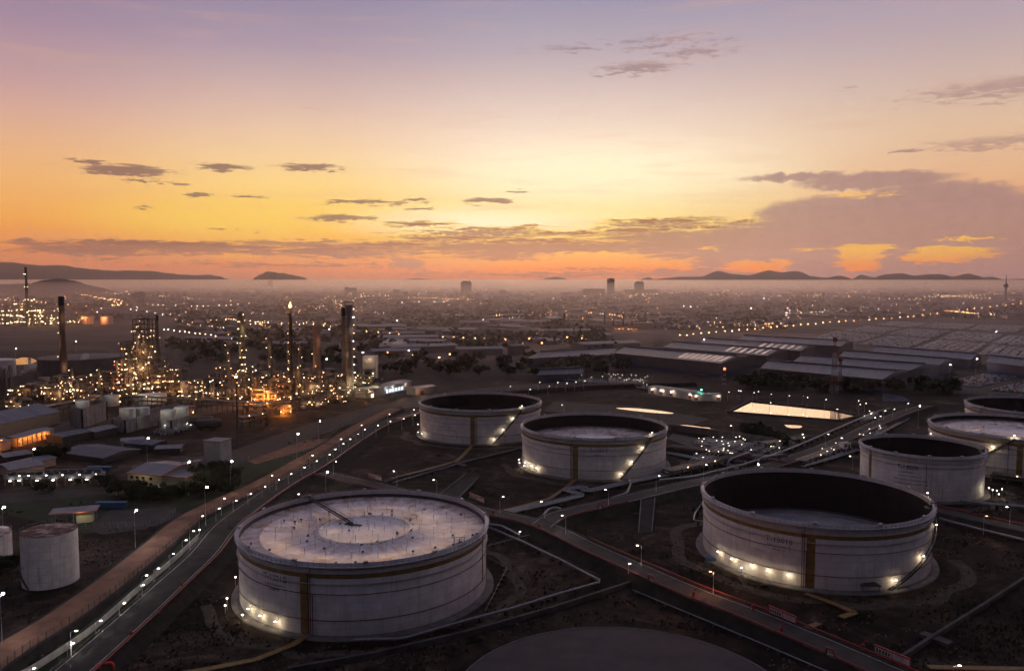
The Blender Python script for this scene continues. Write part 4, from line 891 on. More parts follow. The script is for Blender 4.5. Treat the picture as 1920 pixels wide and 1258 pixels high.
# orange lit sheds
m_shed = mat('shed_wall', (.42,.30,.20), .8, (.5,.36,.25), .5)
A, B = G(33,838), G(101,819); t, l = gable('warehouse', A, B, 10, 5, 1, 'long shed with its front glowing orange from lamps, at the left', m_shed, m_roofg)
pf = MB(); k = 0
while k < l: pf.box(k, -.15, 0, .35, .3, 4.9); k += 4
pf.build('pilaster', m_dsteel, t)
for q in range(6): light(tuple(A+(B-A)*((q+.5)/6)+Vector((1,-5,3.8))), 700, (1,.33,.06), .3)
A, B = G(-60,836), G(92,800); gable('warehouse', A+Vector((0,13,0)), B+Vector((0,13,0)), 34, 8, 5, 'big dark gabled hall behind the orange shed, with roof vents', m_shed, m_roofg, rib=5)
A, B = G(-30,853), G(20,842); gable('warehouse', A, B, 12, 5, 1, 'orange lit shed cut off by the left edge', m_shed, m_roofg); light(tuple(G(5,850)+Vector((0,-5,5))), 1500, (1,.33,.06), .3)
so_ = lamp_proto(8, m_lo, 'orange lamp in front of the left sheds', None, arm=.4); by_head(so_, 3, 825, 0, 0, power=600, col=(1,.35,.08))
A, B = G(112,857), G(194,868); t, l = gable('ribbed_roof_hall', A, B, 24, 2.6, 1.8, 'low hall with a wide ribbed grey roof', m_dsteel, mat('ribbed_roof', (.08,.078,.10), .6, (.12,.115,.145), .2), rib=3.2)
A, B = G(20,892), G(105,872); gable('shed', A, B, 12, 4, 1, 'flat dark shed left of the ribbed roof', m_shed, m_roofg)
A, B = G(-20,912), G(48,900); gable('shed', A+Vector((0,16,0)), B+Vector((0,16,0)), 12, 4, 1, 'grey shed roof at the left edge above the cooling units', m_shed, m_roofg)
A, B = G(300,866), G(345,862); gable('shed', A+Vector((-40,40,0)), B+Vector((-40,40,0)), 10, 3, .6, 'small low shed behind the tall white block', m_whitew, m_roofg)
# canopy
A, B = G(92,988), G(182,980); d = (B-A).to_2d(); rz = atan2(d.y, d.x); t = empty('canopy', (A.x, A.y, 0), rz); tag(t, 'flat canopy roof with a red edge behind the rusty roofed tank', 'canopy'); l = d.length
MB().box(l/2, 4, 5, l, 9, .3).build('roof', m_roofg, t); e = MB(); e.beam((0,-.6,5.1),(l,-.6,5.1),.15,.5); e.beam((l+.05,-.6,5.1),(l+.05,8.6,5.1),.15,.5); e.build('roof_trim', m_trim, t)
for x in (1, l/2, l-1):
    for y in (1, 7): MB().beam((x,y,0),(x,y,5),.2).build('leg', m_steel, t)
MB().box(l*.72, 4, 0, 6, 4, 3).build('kiosk', m_cream, t); light((A.x+l*.66, A.y+2, 4), 260, (1,.9,.55))
def container(px, py, label, m, rz=0, L_=9):
    t = empty('container', G(px, py), rz); tag(t, label, 'container'); MB().box(0,0,.1,L_,2.5,2.6).build('body', m, t); r = MB()
    k = -L_/2+.3
    while k < L_/2: r.box(k,-1.27,.2,.12,.06,2.4); k += .6
    r.build('corrugation', m, t); MB().box(L_/2+.03,0,.2,.05,2.2,2.3).build('door', m_dsteel, t)
container(209,952,'dark blue container in the yard behind the floodlight', blue, .03, 13)
container(186,884,'upright blue tank frame at the end of the cooling units', blue, 0, 12)
# cooling units
t0 = empty('air_cooler', (0,0,-400)); tag(t0, 'grey cooling unit with two fan stacks in the lamp lit row below the ribbed roof', 'air cooler', 'row of cooling units'); ch = []
ch.append(MB().box(0,0,3.2,9,7,1.6).build('housing', m_steel, t0)); lg = MB()
for x in (-4,0,4):
    for y in (-3,3): lg.beam((x,y,0),(x,y,3.2),.25)
ch.append(lg.build('legs', m_steel, t0)); fn = MB()
for x in (-2.3,2.3): fn.lathe([(1.6,4.8),(1.8,5.6),(1.7,5.6),(1.5,4.9)], 14, x, 0)
ch.append(fn.build('fan_stack', m_dsteel, t0)); ch.append(MB().tube([(-4.5,0,5.2),(-4,0,6.8),(3.5,1,6.6),(4.2,1,4.6)], .3, 6).build('header_pipe', m_steel, t0))
ch.append(MB().box(-1,-4.2,2.6,1.1,.5,.22).build('lamp', m_lw, t0)); ch.append(MB().box(3.2,-3.6,4.9,.5,.4,.3).build('lamp', m_lw, t0))
for i, x in enumerate([33,50,83,113,145,175]):
    g = G(x, 908-(x-30)*.022); 
    if i == 0: t0.location = g
    else: copy_tree(t0, ch, g)
    light((g.x-1, g.y-5, 3.2), 45, (1,.92,.75))
# low tank groups (bund walled)
m_dimw = mat('dim_white_wall', (.20,.19,.19), .85, (.30,.285,.285), .25, detail=8)
def bund_group(poly, h, label, m=None):
    m = m or m_dimw
    p = [Vector(q) for q in GL(poly)]; mb = MB()
    for a, b in zip(p, p[1:]+p[:1]): mb.beam((a.x,a.y,h/2),(b.x,b.y,h/2),.5,h)
    for a, b in zip(p, p[1:]+p[:1]):
        n = int((b-a).length/5)
        for k in range(n+1): q = a+(b-a)*(k/max(1,n)); mb.box(q.x,q.y,0,.9,.9,h*.98)
    o = mb.build('bund_wall', m); tag(o, label, 'wall'); return o
bund_group([(212,807),(235,812),(352,783),(330,778)], 8.5, 'high pale screen wall around the lit process tanks')
bund_group([(134,797),(155,803),(200,787),(180,783)], 13, 'high white blast wall left of the process tanks')
bund_group([(298,806),(322,810),(358,798),(334,795)], 7.5, 'lower pale enclosure around the two green glowing tanks')
for (x, y, r, h, p, lab) in [(240,802,5,13,220,'small lit tank behind the left end of the screen wall'),(268,797,4.6,12,160,'small tank under a cold floodlight behind the screen wall'),(316,806,4.6,13,420,'small tank glowing pale green in front of the screen wall'),(341,799,4.6,13,420,'second tank glowing pale green, right end of the screen wall'),(156,796,4.2,16,300,'small tank lit yellow behind the white blast wall'),(356,722+22,7,13,0,'pale plain tank right of the lattice tower'),(272,757,9,7,700,'low round tank lit yellow at the foot of the lattice tower'),(290,755,9,7,700,'second low round tank lit yellow by the lattice tower'),(206,760,7,8,300,'low round tank lit orange among the left process units')]:
    g = G(x, y); small_tank(g.x, g.y, r, h, lab, roof='x', m=m_whitew, group='small process tanks', dome=.8)
    if p: light((g.x-r*.7, g.y-r-2.5, h+1.5), p, (1,.9,.62), .3); light((g.x+r*.8, g.y-r-2.5, h+1.2), p*.7, (.9,1,.7), .3)
# lit platform in front of those tanks
m_deck = mat('deck_lit', (.25,.25,.22), .8)
def lit_deck(a, b, c, d, z, n, label, lampm=m_lw, power=60, ph=2.4, seed=0, name='pipe_manifold', cat='pipe manifold', col=(1,.97,.8), pipes=True):
    power *= .35; n = int(n*.55); lampm = mat('manifold_lamp', (1,1,1), emit=(1,.88,.66), es=5)
    """manifold: crossing pipes, valves and posts with lamps inside the quadrilateral a b c d (picture points on the ground)"""
    rd = random.Random(seed); A, B, C_, D_ = [G(*q, 0) for q in (a, b, c, d)]; o = A.copy(); t = empty(name, (o.x, o.y, z)); tag(t, label, cat)
    def q(u, v): return (A*(1-u)*(1-v)+B*u*(1-v)+C_*u*v+D_*(1-u)*v)-o
    pm = MB(); vm = MB(); fr = MB()
    if pipes:
        for k in range(9): v = (k+.5)/9; p0, p1 = q(.02, v), q(.98, v); zz = rd.uniform(.8,1.8); pm.tube([(p0.x,p0.y,.2),(p0.x,p0.y,zz),(p1.x,p1.y,zz),(p1.x,p1.y,.2)], rd.uniform(.15,.35), 6)
        for k in range(n*2):
            u = rd.random(); v0, v1 = sorted((rd.random(), rd.random())); p0, p1 = q(u, v0), q(u, v1); zz = rd.uniform(.6,2.6); pm.tube([(p0.x,p0.y,.4),(p0.x,p0.y,zz),(p1.x,p1.y,zz),(p1.x,p1.y,.4)], rd.uniform(.1,.28), 6)
        for k in range(n*5):
            p = q(rd.random(), rd.random()); vm.lathe([(.01,0),(.35,0),(.2,.5),(.2,1.1),(.45,1.3),(.45,1.45),(.01,1.5)], 8, p.x, p.y)
        for k in range(5):
            u = (k+.3)/5; p0, p1 = q(u, .1), q(u, .9)
            for s in (2.2,3.1): fr.beam((p0.x,p0.y,s),(p1.x,p1.y,s),.14)
            m_ = 5
            for j in range(m_+1): r = p0+(p1-p0)*(j/m_); fr.beam((r.x,r.y,0),(r.x,r.y,3.1),.14)
        pm.build('pipes', m_steel, t); vm.build('valves', m_galv, t); fr.build('walkway_frame', m_galv, t)
    else: MB().sheet([q(0,0), q(1,0), q(1,1), q(0,1)], .15).build('slab', m_deck, t)
    pst = MB().tube([(0,0,0),(0,0,ph)], .06, 5).mesh('lamp_post', m_galv); hd = MB().box(0,0,ph,.55,.4,.16).mesh('lamp', lampm)
    for k in range(n):
        p = q((k+.5)/n, rd.uniform(.03,.97)); pz = rd.uniform(0, 2.5) if pipes else 0
        link(pst, 'lamp_post', t, (p.x, p.y, pz)); link(hd, 'lamp', t, (p.x, p.y, pz), rd.random()*.6)
        if power and k % 2 == 0: light((o.x+p.x, o.y+p.y-.5, z+pz+ph-.3), power, col, .15)
    return t
lit_deck((284,814),(315,818),(372,802),(350,799), 0, 14, 'lamp-lit deck below the two green glowing tanks', seed=3, power=130)
# the manifold in the middle
lit_deck((1290,858),(1420,872),(1490,838),(1372,832), .2, 30, 'lamp-lit pipe manifold behind the large open tank', seed=5, power=85)
lit_deck((1296,836),(1366,846),(1440,838),(1330,826), .2, 22, 'sparkling valve rows along the foot of the retaining wall', seed=6, power=60)
lit_deck((1286,872),(1330,880),(1372,850),(1345,846), .2, 12, 'left wing of the pipe manifold with tall lamps', seed=7, power=100, ph=3.4)
lit_deck((1520,862),(1548,866),(1600,843),(1582,838), .2, 16, 'double row of lit valves beside the dike road', seed=8, power=85)
lit_deck((1600,828),(1622,830),(1668,806),(1655,800), .2, 15, 'lit pipe pit between the pond road and the open tanks', seed=9, power=80)
lit_deck((1608,795),(1622,797),(1650,780),(1640,777), .2, 10, 'cluster of lamps at the right end of the settling pond', seed=10, power=90)
lit_deck((1880,872),(1905,880),(1930,868),(1900,862), .2, 7, 'lit valve pit below the tank at the right edge', seed=11, power=80)
# big arching pipes in the manifold
for i, (pts, lab) in enumerate([([(1366,868,1),(1366,862,6),(1372,858,7),(1392,852,7),(1404,848,6),(1406,853,1)], 'large silver pipe arch on the left of the manifold'), ([(1422,866,1),(1424,858,8),(1432,852,9.5),(1462,842,9.5),(1470,846,8),(1474,856,1)], 'large silver pipe arch on the right of the manifold')]):
    w_ = [G(x, y+14, 0) for x, y, z in pts]; o = w_[0]; t = empty('pipe_arch', o); tag(t, lab, 'pipe'); e0, e1 = w_[0]-o, w_[-1]-o
    MB().tube([(e0.x+(e1.x-e0.x)*u, e0.y+(e1.y-e0.y)*u, z) for u, z in ((0,0),(0,4.5),(.05,5.4),(.12,5.8),(.88,5.8),(.95,5.4),(1,4.5),(1,0))], .45, 10).build('pipe', m_silver, t)
    s_ = MB()
    for u in (.3,.7): s_.box(e0.x+(e1.x-e0.x)*u, e0.y+(e1.y-e0.y)*u, 0, .5, .5, 5.2)
    s_.build('pipe_support', concd, t)

# more of the tank farm floor: ring tracks, slabs, scrub and stones
trk = mat('service_track', (.028,.019,.015), .95, (.085,.062,.05), .35, detail=10, bump=.2)
for (X, Y, R, h), a0, a1, w in ((TD,-2.6,1.4,4.5),(TA,-1.2,2.4,3.5),(TC,-1.5,2.0,4),(TB,-1.6,1.2,4),(TE,-1.5,1.5,4)):
    rr = R+9; struct(ribbon([Vector((X+rr*sin(a0+(a1-a0)*k/60)+1.5*sin(k*.6), Y-rr*cos(a0+(a1-a0)*k/60)+1.2*cos(k*.9))) for k in range(61)], w/2, -w/2, .014).build('track', trk), 'worn service track around a tank')
patch('slab', [(1252,822),(1262,812),(1372,836),(1330,852)], concd, .02, 'grey slab between the middle tank and the manifold')
pipeline([(1252,848),(1300,858),(1352,866),(1385,878)], 1.2, .3, 'row of thin silver pipes leading from the middle tank to the manifold', m_silver, k=5, gap=1.1)
pipeline([(1500,874),(1560,858),(1610,842)], 1.4, .35, 'silver pipes beside the double row of lit valves', m_silver, k=3, gap=1.3)
pipeline([(1258,835),(1330,845),(1395,852)], 1.4, .4, 'grey pipes along the slab behind the middle tank', m_steel, k=3, gap=1.6)
pipeline([(1620,826),(1680,795),(1700,784)], 1.4, .35, 'silver pipes running out of the lit pipe pit', m_silver, k=3, gap=1.5)
pipeline([(736,905),(800,886),(872,866),(985,838)], .9, .25, 'thin pipe on sleepers beside the bund wall between the left tanks', m_steel)
pipeline([(1185,1105),(1240,1128),(1330,1165),(1450,1215),(1560,1262)], .8, .2, 'thin grey pipe along the foot of the crossing dike', m_steel)
rd = random.Random(77); RDS = [p for r in (R_main, R_two, R_three, R_four, R_dirt) for p in r]
def clear(x, y, m=9):
    for (X, Y, R, h) in (TA, TB, TC, TD, TE, TF, TG_, (26.2,181.7,40.5,0), (-151,258.7,8.3,0), (-185,275,10,0)):
        if (x-X)**2+(y-Y)**2 < (R+3.5)**2: return False
    return all((x-p.x)**2+(y-p.y)**2 > m*m for p in RDS)
wd = MB(); stn = MB(); spots = []
while len(spots) < 240:
    py = 800+rd.random()**.6*470; px = rd.uniform(-20,1940); g = G(px, py)
    if clear(g.x, g.y): spots.append(g)
for i, g in enumerate(spots):
    big = rd.uniform(1,5)
    for k in range(int(26*big**.5)):
        x, y = g.x+rd.gauss(0,big*1.5), g.y+rd.gauss(0,big)
        if not clear(x, y, 7): continue
        if i % 3:
            a = rd.uniform(0,6.28); s = rd.uniform(.1,.34); c = Vector((x,y,0)); u = Vector((cos(a),sin(a),0))*s; wd.add([c-u, c+u, c+u*1.3+Vector((0,0,s*1.4)), c-u*.6+Vector((.1,.1,s*1.8))], [(0,1,2,3)])
        elif k % 3 == 0:
            s = rd.uniform(.08,.38); stn.add([(x-s,y-s*.7,0),(x+s,y-s*.6,0),(x+s*.8,y+s,0),(x-s*.9,y+s*.8,0),(x-s*.3,y-s*.2,s),(x+s*.5,y+s*.3,s*.8)], [(0,1,5,4),(1,2,5),(2,3,4,5),(3,0,4)])
tag(wd.build('weeds', mat('weed', (.014,.013,.007), .95, (.04,.03,.018), .4)), 'dark weeds and grass tufts on the tank farm floor', 'weeds', kind='stuff')
tag(stn.build('stones', mat('stone', (.08,.065,.055), .9, (.17,.14,.12), 1.5)), 'loose stones and rubble on the tank farm floor', 'stones', kind='stuff')

g = G(446,838); h = ZT(g,707); t = empty('floodlight_mast', g); tag(t, 'very tall slim mast with one orange lamp, in front of the left refinery', 'floodlight')
MB().tube([(0,0,0),(0,0,h*.5),(0,0,h)], [.7,.45,.3], 8).build('pole', m_dsteel, t); MB().lathe([(.3,h*.9),(1.8,h*.9),(1.8,h*.905),(.3,h*.905)], 12).build('ring_platform', m_dsteel, t)
MB().box(0,-.3,h-.2,1.3,.9,.9).build('lamp_head', m_lo, t); light((g.x, g.y-1.5, h), 900, (1,.42,.15), .4)
for (x, y, r, hh, lab) in [(352,897,2.6,8,'small lamp lit steel vessel beside the cream building, left one'), (362,896,2.4,8.5,'small lamp lit steel vessel beside the cream building, right one'), (372,885,2.0,6,'short steel vessel behind the lit pair beside the cream building')]:
    g = G(x, y); small_tank(g.x, g.y, r, hh, lab, roof='x', m=m_silver, group='small process tanks')
light(tuple(G(354,901)+Vector((0,-1,6))), 350, (1,.85,.5), .3)
t, w_ = empty('pipe_rack', G(372,897)), 9; tag(t, 'steel frame with pipes beside the lit vessels', 'pipe rack'); q = MB()
for x in (-5,0,5):
    for y in (-3,3): q.beam((x,y,0),(x,y,6.5),.25)
for z in (3,6.4):
    for y in (-3,3): q.beam((-5,y,z),(5,y,z),.25)
q.build('frame', m_steel, t); MB().tube([(-6,-3,.5),(-6,-3,4),(5,-3,4),(5,2,4),(5,2,.5)], .25, 6).build('pipe', m_silver, t)
m_broof = mat('blue_sheet_roof', (.03,.045,.09), .6, (.055,.07,.12), .15)
for (a, b, d, hh, m, lab) in [((118,832),(176,820),14,4,m_broof,'long dark blue roofed shed above the ribbed roof hall'), ((178,822),(222,812),12,4,m_roofg,'grey roofed shed left of the screen wall'), ((232,842),(286,846),12,3.5,m_broof,'low blue roofed shed right of the ribbed roof hall'), ((292,852),(338,850),10,3,m_roofg,'low grey shed behind the slim mast light'), ((10,872),(60,864),12,4,m_roofg,'pale roofed shed left of the yellow floodlight mast')]:
    A, B = G(*a), G(*b); gable('shed', A, B, d, hh, .9, lab, m_dsteel, m, rib=5)
# ================================================================ REFINERY
m_frame = mat('plant_steel', (.05,.036,.03), .7, (.10,.075,.06), .3)
m_vessel = mat('plant_vessel', (.12,.105,.10), .5, (.22,.195,.18), .15, stretch=(1,1,.3), metal=.2)
m_pipe = mat('plant_pipe', (.10,.085,.078), .5, (.19,.165,.15), .4, metal=.2)
m_stack = mat('brown_stack', (.13,.075,.06), .85, (.21,.12,.095), .08, stretch=(1,1,.15))
LM = {k: MB().box(0,0,-.35,.46,.38,.36).mesh('lamp', m) for k, m in (('w', mat('plant_lamp_white', (1,1,1), emit=(1,.60,.32), es=11)), ('y', m_ly), ('o', m_lo), ('c', m_lc), ('r', m_lr))}
LMs = {k: MB().box(0,0,-.25,.4,.35,.3).mesh('lamp', m) for k, m in (('w', MATS['plant_lamp_white']), ('y', m_ly), ('o', m_lo), ('c', m_lc), ('r', m_lr))}
def pick(rd, s): return s[int(rd.random()*len(s))]
def column(px, pyb, pyt, wpx, label, plats=6, lamps=12, cols='wwyw', m=None, taper=.85, dome=True, seed=0, cat='distillation column', name='column', power=0, pc=(1,.7,.35), capm=None, side=0, group=None, ladder=True):
    g = G(px, pyb); s = MPP(g); r = wpx*s/2; h = ZT(g, pyt); rd = random.Random(seed+int(px)); t = empty(name, g); tag(t, label, cat, group); m = m or m_vessel
    prof = [(r*1.15,0),(r*1.05,h*.06),(r,h*.3),(r*taper,h*.55),(r*taper,h-(r*.8 if dome else 0))]
    if dome: prof += [(r*taper*.8,h-r*.3),(r*taper*.4,h-.02),(.01,h)]
    else: prof += [(r*taper*.9,h),(r*taper*.88,h-1.5),(.01,h-1.5)]
    MB().lathe(prof, 20).build('shell', m, t)
    if capm: MB().lathe([(r*taper+.06,h-capm[1]),(r*taper+.1,h-.2),(r*taper*.85,h+.15)], 20).build('cap', capm[0], t)
    pls = [h*(.12+.86*(k+.5)/plats) for k in range(plats)]
    for z in pls:
        a0 = rd.uniform(0, 2*pi); q = MB(); rr = r*(taper if z > h*.5 else 1)
        q.lathe([(rr-.05,z),(rr+1.3,z),(rr+1.3,z+.15),(rr-.05,z+.15)], 14, a0=a0, a1=a0+rd.uniform(2.4,5.5), smooth=False)
        q.lathe([(rr+1.28,z+1.1),(rr+1.34,z+1.1),(rr+1.34,z+1.25),(rr+1.28,z+1.25)], 14, a0=a0, a1=a0+4, smooth=False); q.build('platform', m_frame, t)
    if ladder:
        q = MB(); q.beam((r+.5,-.5,1),(r*taper+.5,-.5,h-2),.12); q.beam((r+.9,-.3,1),(r*taper+.9,-.3,h-2),.12); q.build('ladder', m_frame, t)
        pp = MB()
        for k in range(2): a = rd.uniform(-2.5,2.5); pp.tube([((r+.6)*sin(a),-(r+.6)*cos(a),2),((r*taper+.6)*sin(a),-(r*taper+.6)*cos(a),h*rd.uniform(.5,.97)),(0,0,h*.99)], .3, 6)
        pp.build('down_pipe', m_pipe, t)
    for k in range(lamps):
        z = pls[k % plats]+1.6 if plats else rd.uniform(2,h); a = rd.uniform(-1.5,1.5) if not side else side*rd.uniform(1.1,1.6); c = pick(rd, cols); rr = r*(taper if z > h*.5 else 1)+1.1
        link(LMs[c] if wpx < 9 else LM[c], 'lamp', t, (rr*sin(a), -rr*cos(a), z))
    if power:
        for k in range(3): z = h*(.15+.3*k); light((g.x+(-1)**k*(r+1.5), g.y-r-2.5, z), power*.8, pc, .3)
    return t, h, r
column(120.5, 712, 556, 13.5, 'tall tapering brown chimney with a black top, leftmost of the near ones', 3, 3, 'ww', m_stack, .72, False, cat='chimney', name='chimney', capm=(m_black,9), power=900, pc=(1,.75,.45), ladder=False)
column(297.5, 690, 591, 7.5, 'slim tapering chimney right of the lattice tower', 1, 2, 'ww', m_stack, .6, False, cat='chimney', name='chimney', capm=(m_black,6), ladder=False)
column(455.5, 722, 583, 12.5, 'column banded with yellow lit platforms, left of the flare', 9, 22, 'yyyw', None, .95, power=1500, pc=(1,.75,.25))
column(430, 742, 641, 6.5, 'slender dim column just left of the yellow banded one', 6, 6, 'wyw')
column(506, 728, 627, 6, 'short slender column with three yellow lamps between the banded column and the flare', 5, 6, 'yyw', power=500)
column(595.5, 738, 607, 14, 'thick grey brown column with an inverted U pipe on top, right of the flare', 5, 3, 'wo', mat('dull_vessel', (.20,.14,.125), .7, (.26,.19,.17), .2), 1.0, power=600, pc=(1,.5,.2))
column(646.5, 742, 577, 9, 'dark capped column standing against the tallest tower', 4, 3, 'ww', m_vessel, .95, False, capm=(m_black,7))
t, h, r = column(656.5, 744, 572, 14, 'tallest tower of the refinery with a crown of railings and lamps up its right side', 10, 22, 'wwc', m_vessel, .95, False, side=1, power=500, pc=(1,.9,.7))
q = MB()
for k in range(8): a = 2*pi*k/8; q.beam(((r+.6)*sin(a),-(r+.6)*cos(a),h-1),((r+.6)*sin(a),-(r+.6)*cos(a),h+3.4),.25)
q.lathe([(r+.5,h+2.2),(r+.8,h+2.2),(r+.8,h+2.5),(r+.5,h+2.5)], 12); q.lathe([(.3,h-1),(r+.8,h-1),(r+.8,h-.8),(.3,h-.8)], 12); q.build('crown_railing', m_frame, t)
column(543, 735, 640, 8, 'dim column half hidden behind the flare stack', 5, 4, 'wy')
column(557, 744, 682, 7.5, 'short column glowing orange at the foot of the flare', 3, 4, 'oy', power=900, pc=(1,.4,.12))
column(563, 738, 648, 5, 'thin column just right of the flare stack', 5, 5, 'ww')
column(235, 735, 668, 5, 'red lamp studded stack beside the left frame of the lattice tower', 6, 12, 'rrow') if False else None
column(221, 738, 676, 4.5, 'thin stack studded with red lamps left of the lattice tower', 8, 12, 'rrow', power=500, pc=(1,.2,.1))
column(115, 712, 678, 3.5, 'short stair tower dotted with lamps beside the tall chimney', 6, 8, 'wyw')
column(188, 745, 690, 4, 'needle like column glowing yellow among the left units', 4, 7, 'yyw', power=600, pc=(1,.6,.2))
column(136, 748, 690, 4, 'pair mate needle column among the left units', 4, 6, 'ow', power=600, pc=(1,.5,.2))
column(4, 745, 688, 7, 'grey column at the left edge, left one of three', 2, 0); column(12, 747, 690, 6, 'grey column at the left edge, middle one of three', 2, 0); column(20.5, 745, 684, 5, 'grey column at the left edge, right one of three', 2, 0)
# U pipe on top of the thick column
g = G(595.5,738); h = ZT(g,607)
# flare
g = G(547,747); s = MPP(g); h = ZT(g, 577); t = empty('flare_stack', g); tag(t, 'tall black flare stack with a burning flame on top', 'flare stack')
MB().lathe([(1.9,0),(1.6,h*.35),(1.25,h*.6),(1.15,h-6),(1.9,h-5.6),(1.9,h-4.6),(1.1,h-4.4),(1.1,h),(.01,h)], 14).build('stack', m_black, t)
MB().lathe([(1.2,h-8),(2.8,h-8),(2.8,h-7.7),(1.2,h-7.7)], 12).build('platform', m_frame, t); MB().beam((1.6,0,2),(1.4,0,h-8),.5).build('ladder', m_frame, t)
for k in range(7): link(LMs['w'], 'lamp', t, (-1.9, -.8, h*(.12+.1*k)))
fm = mat('flame', (1,.5,.1), emit=(1,.42,.08), es=6); fm2 = mat('flame_core', (1,.8,.4), emit=(1,.78,.34), es=9)
fl = MB().lathe([(.01,h-.2),(.9,h+.2),(1.25,h+1.2),(.95,h+2.2),(.5,h+3.2),(.2,h+4.3),(.01,h+5.0)], 12, .1, 0)
for i, v in enumerate(fl.v): zz = v[2]-h; fl.v[i] = (v[0]+.25*sin(zz*1.4)+.02*zz*zz, v[1], v[2])
fl.build('flame', fm, t); MB().lathe([(.01,h),(.6,h+.4),(.75,h+1.1),(.35,h+2.0),(.01,h+2.7)], 10, .0, -.7).build('flame_core', fm2, t)
light((g.x, g.y-1, g.z+h+3), 9000, (1,.42,.14), 1.5)
def unit(px0, px1, pyb, pyt, depth, label, floors=4, lamps=20, cols='wwwy', seed=0, power=900, pc=(1,.7,.38), npw=3, vessels=5, cat='process unit', name='process_unit', frame=True, m=None, group=None, dens=1.0, lsize=0, pm=1.0):
    A = G(px0, pyb); B = G(px1, pyb); w = (B-A).length; h = ZT(A, pyt); rd = random.Random(seed*13+int(px0)); t = empty(name, A, atan2(B.y-A.y, B.x-A.x)); tag(t, label, cat, group)
    m = m or m_frame; fr = MB(); nx = max(2, int(w/7)); ny = max(2, int(depth/8)); fh = h/floors
    tops = [[h*rd.choice((.45,.6,.8,1,1)) if floors > 2 else h*rd.choice((.7,1)) for _ in range(nx+1)] for _ in range(ny+1)]
    if frame:
        for i in range(nx+1):
            for j in range(ny+1):
                x, y = w*i/nx, depth*j/ny; z = tops[j][i] if dens < 1.2 else h; fr.beam((x,y,0),(x,y,z),.5)
                for f in range(1, floors+1):
                    zz = f*fh
                    if zz > z+.1: break
                    if i < nx and min(z, tops[j][i+1] if dens < 1.2 else h) >= zz-.1:
                        fr.beam((x,y,zz),(x+w/nx,y,zz),.35,.45)
                        if rd.random() < .45: fr.beam((x,y,zz-fh),(x+w/nx,y,zz),.22)
                    if j < ny and rd.random() < .8: fr.beam((x,y,zz),(x,y+depth/ny,zz),.35,.45)
        fr.build('frame', m, t)
        dk = MB()
        for f in range(1, floors+1):
            for i in range(nx):
                if rd.random() < .6 and tops[0][i] >= f*fh: dk.box(w*(i+.5)/nx, depth*rd.uniform(.3,.7), f*fh+.24, w/nx*.95, depth*.5, .1)
        if dk.v: dk.build('decking', m, t)
    for k in range(vessels):
        v = MB(); x, y = rd.uniform(.06,.94)*w, rd.uniform(.1,.9)*depth; k_ = rd.random()
        if k_ < .45: rr = rd.uniform(1,2.4); hh = h*rd.uniform(.35,.95); v.lathe([(rr,0),(rr,hh-rr),(rr*.7,hh-rr*.3),(.01,hh)], 14, x, y)
        elif k_ < .8:
            rr = rd.uniform(1,2); l = rd.uniform(5,11); z = rd.choice(range(floors))*fh+rr+.6; v.tube([(x-l/2,y,z),(x-l/2+.7,y,z),(x+l/2-.7,y,z),(x+l/2,y,z)], [rr*.4,rr,rr,rr*.4], 12); v.box(x-l/3,y,z-rr-.5,.6,rr*1.6,.9); v.box(x+l/3,y,z-rr-.5,.6,rr*1.6,.9)
        else: v.box(x, y, 0, rd.uniform(4,8), rd.uniform(3,6), h*rd.uniform(.2,.5))
        v.build('vessel', m_vessel, t)
    pp = MB()
    for k in range(int(14*dens*pm)):
        x0, x1 = rd.uniform(0,w), rd.uniform(0,w); y = rd.uniform(-1,depth); z = rd.uniform(.1,.95)*h*.8; z2 = max(.5, z+rd.uniform(-.3,.3)*h)
        pp.tube([(x0,y,z),(x1,y,z),(x1,y,z2)], rd.uniform(.15,.45), 6)
    pp.build('pipework', m_pipe, t)
    LL = LMs if lsize else LM
    for k in range(lamps):
        c = pick(rd, cols); i = rd.randrange(nx+1); x = w*i/nx+rd.uniform(-.3,.3)*w/nx; zm = tops[0][i] if dens < 1.2 else h; f = rd.randrange(max(1, int(zm/fh+.2)))
        _l = link(LL[c], 'lamp', t, (x, rd.choice((-.6,-.6,depth*.5)), min(zm, (f+.78)*fh)+rd.uniform(-.3,.3))); _q = rd.choice((.55,.65,.8,.9,1.4)); _l.scale = (_q,_q,_q)
    for k in range(npw if power else 0):
        f = rd.randrange(floors); x = w*(k+.5)/npw; u = (B-A)/w; light((A.x+u.x*x, A.y+u.y*x-3.0, (f+.7)*fh), power*1.0, (pc[0], pc[1]*.86, pc[2]*.75), .4)
    return t, w, h
unit(253.5, 284, 745, 599, 12, 'tall steel lattice tower full of lamps, dominating the left refinery', 15, 48, 'wwwwyyo', 1, 1800, (1,.62,.28), 6, 3, dens=1.3, name='lattice_tower', cat='steel tower')
g = G(262,745); column(261, 743, 606, 8, 'vessel standing inside the lattice tower, left one', 8, 12, 'yyw', power=900); column(275, 743, 628, 7, 'vessel standing inside the lattice tower, right one', 8, 10, 'yow', power=900)
unit(229, 252, 738, 642, 16, 'steel frame crowded with lamps, joined to the left of the lattice tower', 10, 40, 'wwwwo', 2, 1500, (1,.62,.3), 5, 5, dens=1.3)
unit(286, 312, 742, 674, 22, 'lamp dotted frame on the right of the lattice tower', 7, 26, 'wwyo', 3, 1500, (1,.6,.28), 3, 6)
unit(310, 335, 745, 690, 20, 'lower frame beyond the right side of the lattice tower', 5, 24, 'wwyo', 4, 1300, (1,.55,.2), 3, 6)
unit(664, 712, 741, 697, 24, 'pale block of process floors with green lit openings, right end of the refinery', 5, 26, 'wyy', 5, 1600, (.95,1,.6), 4, 7)
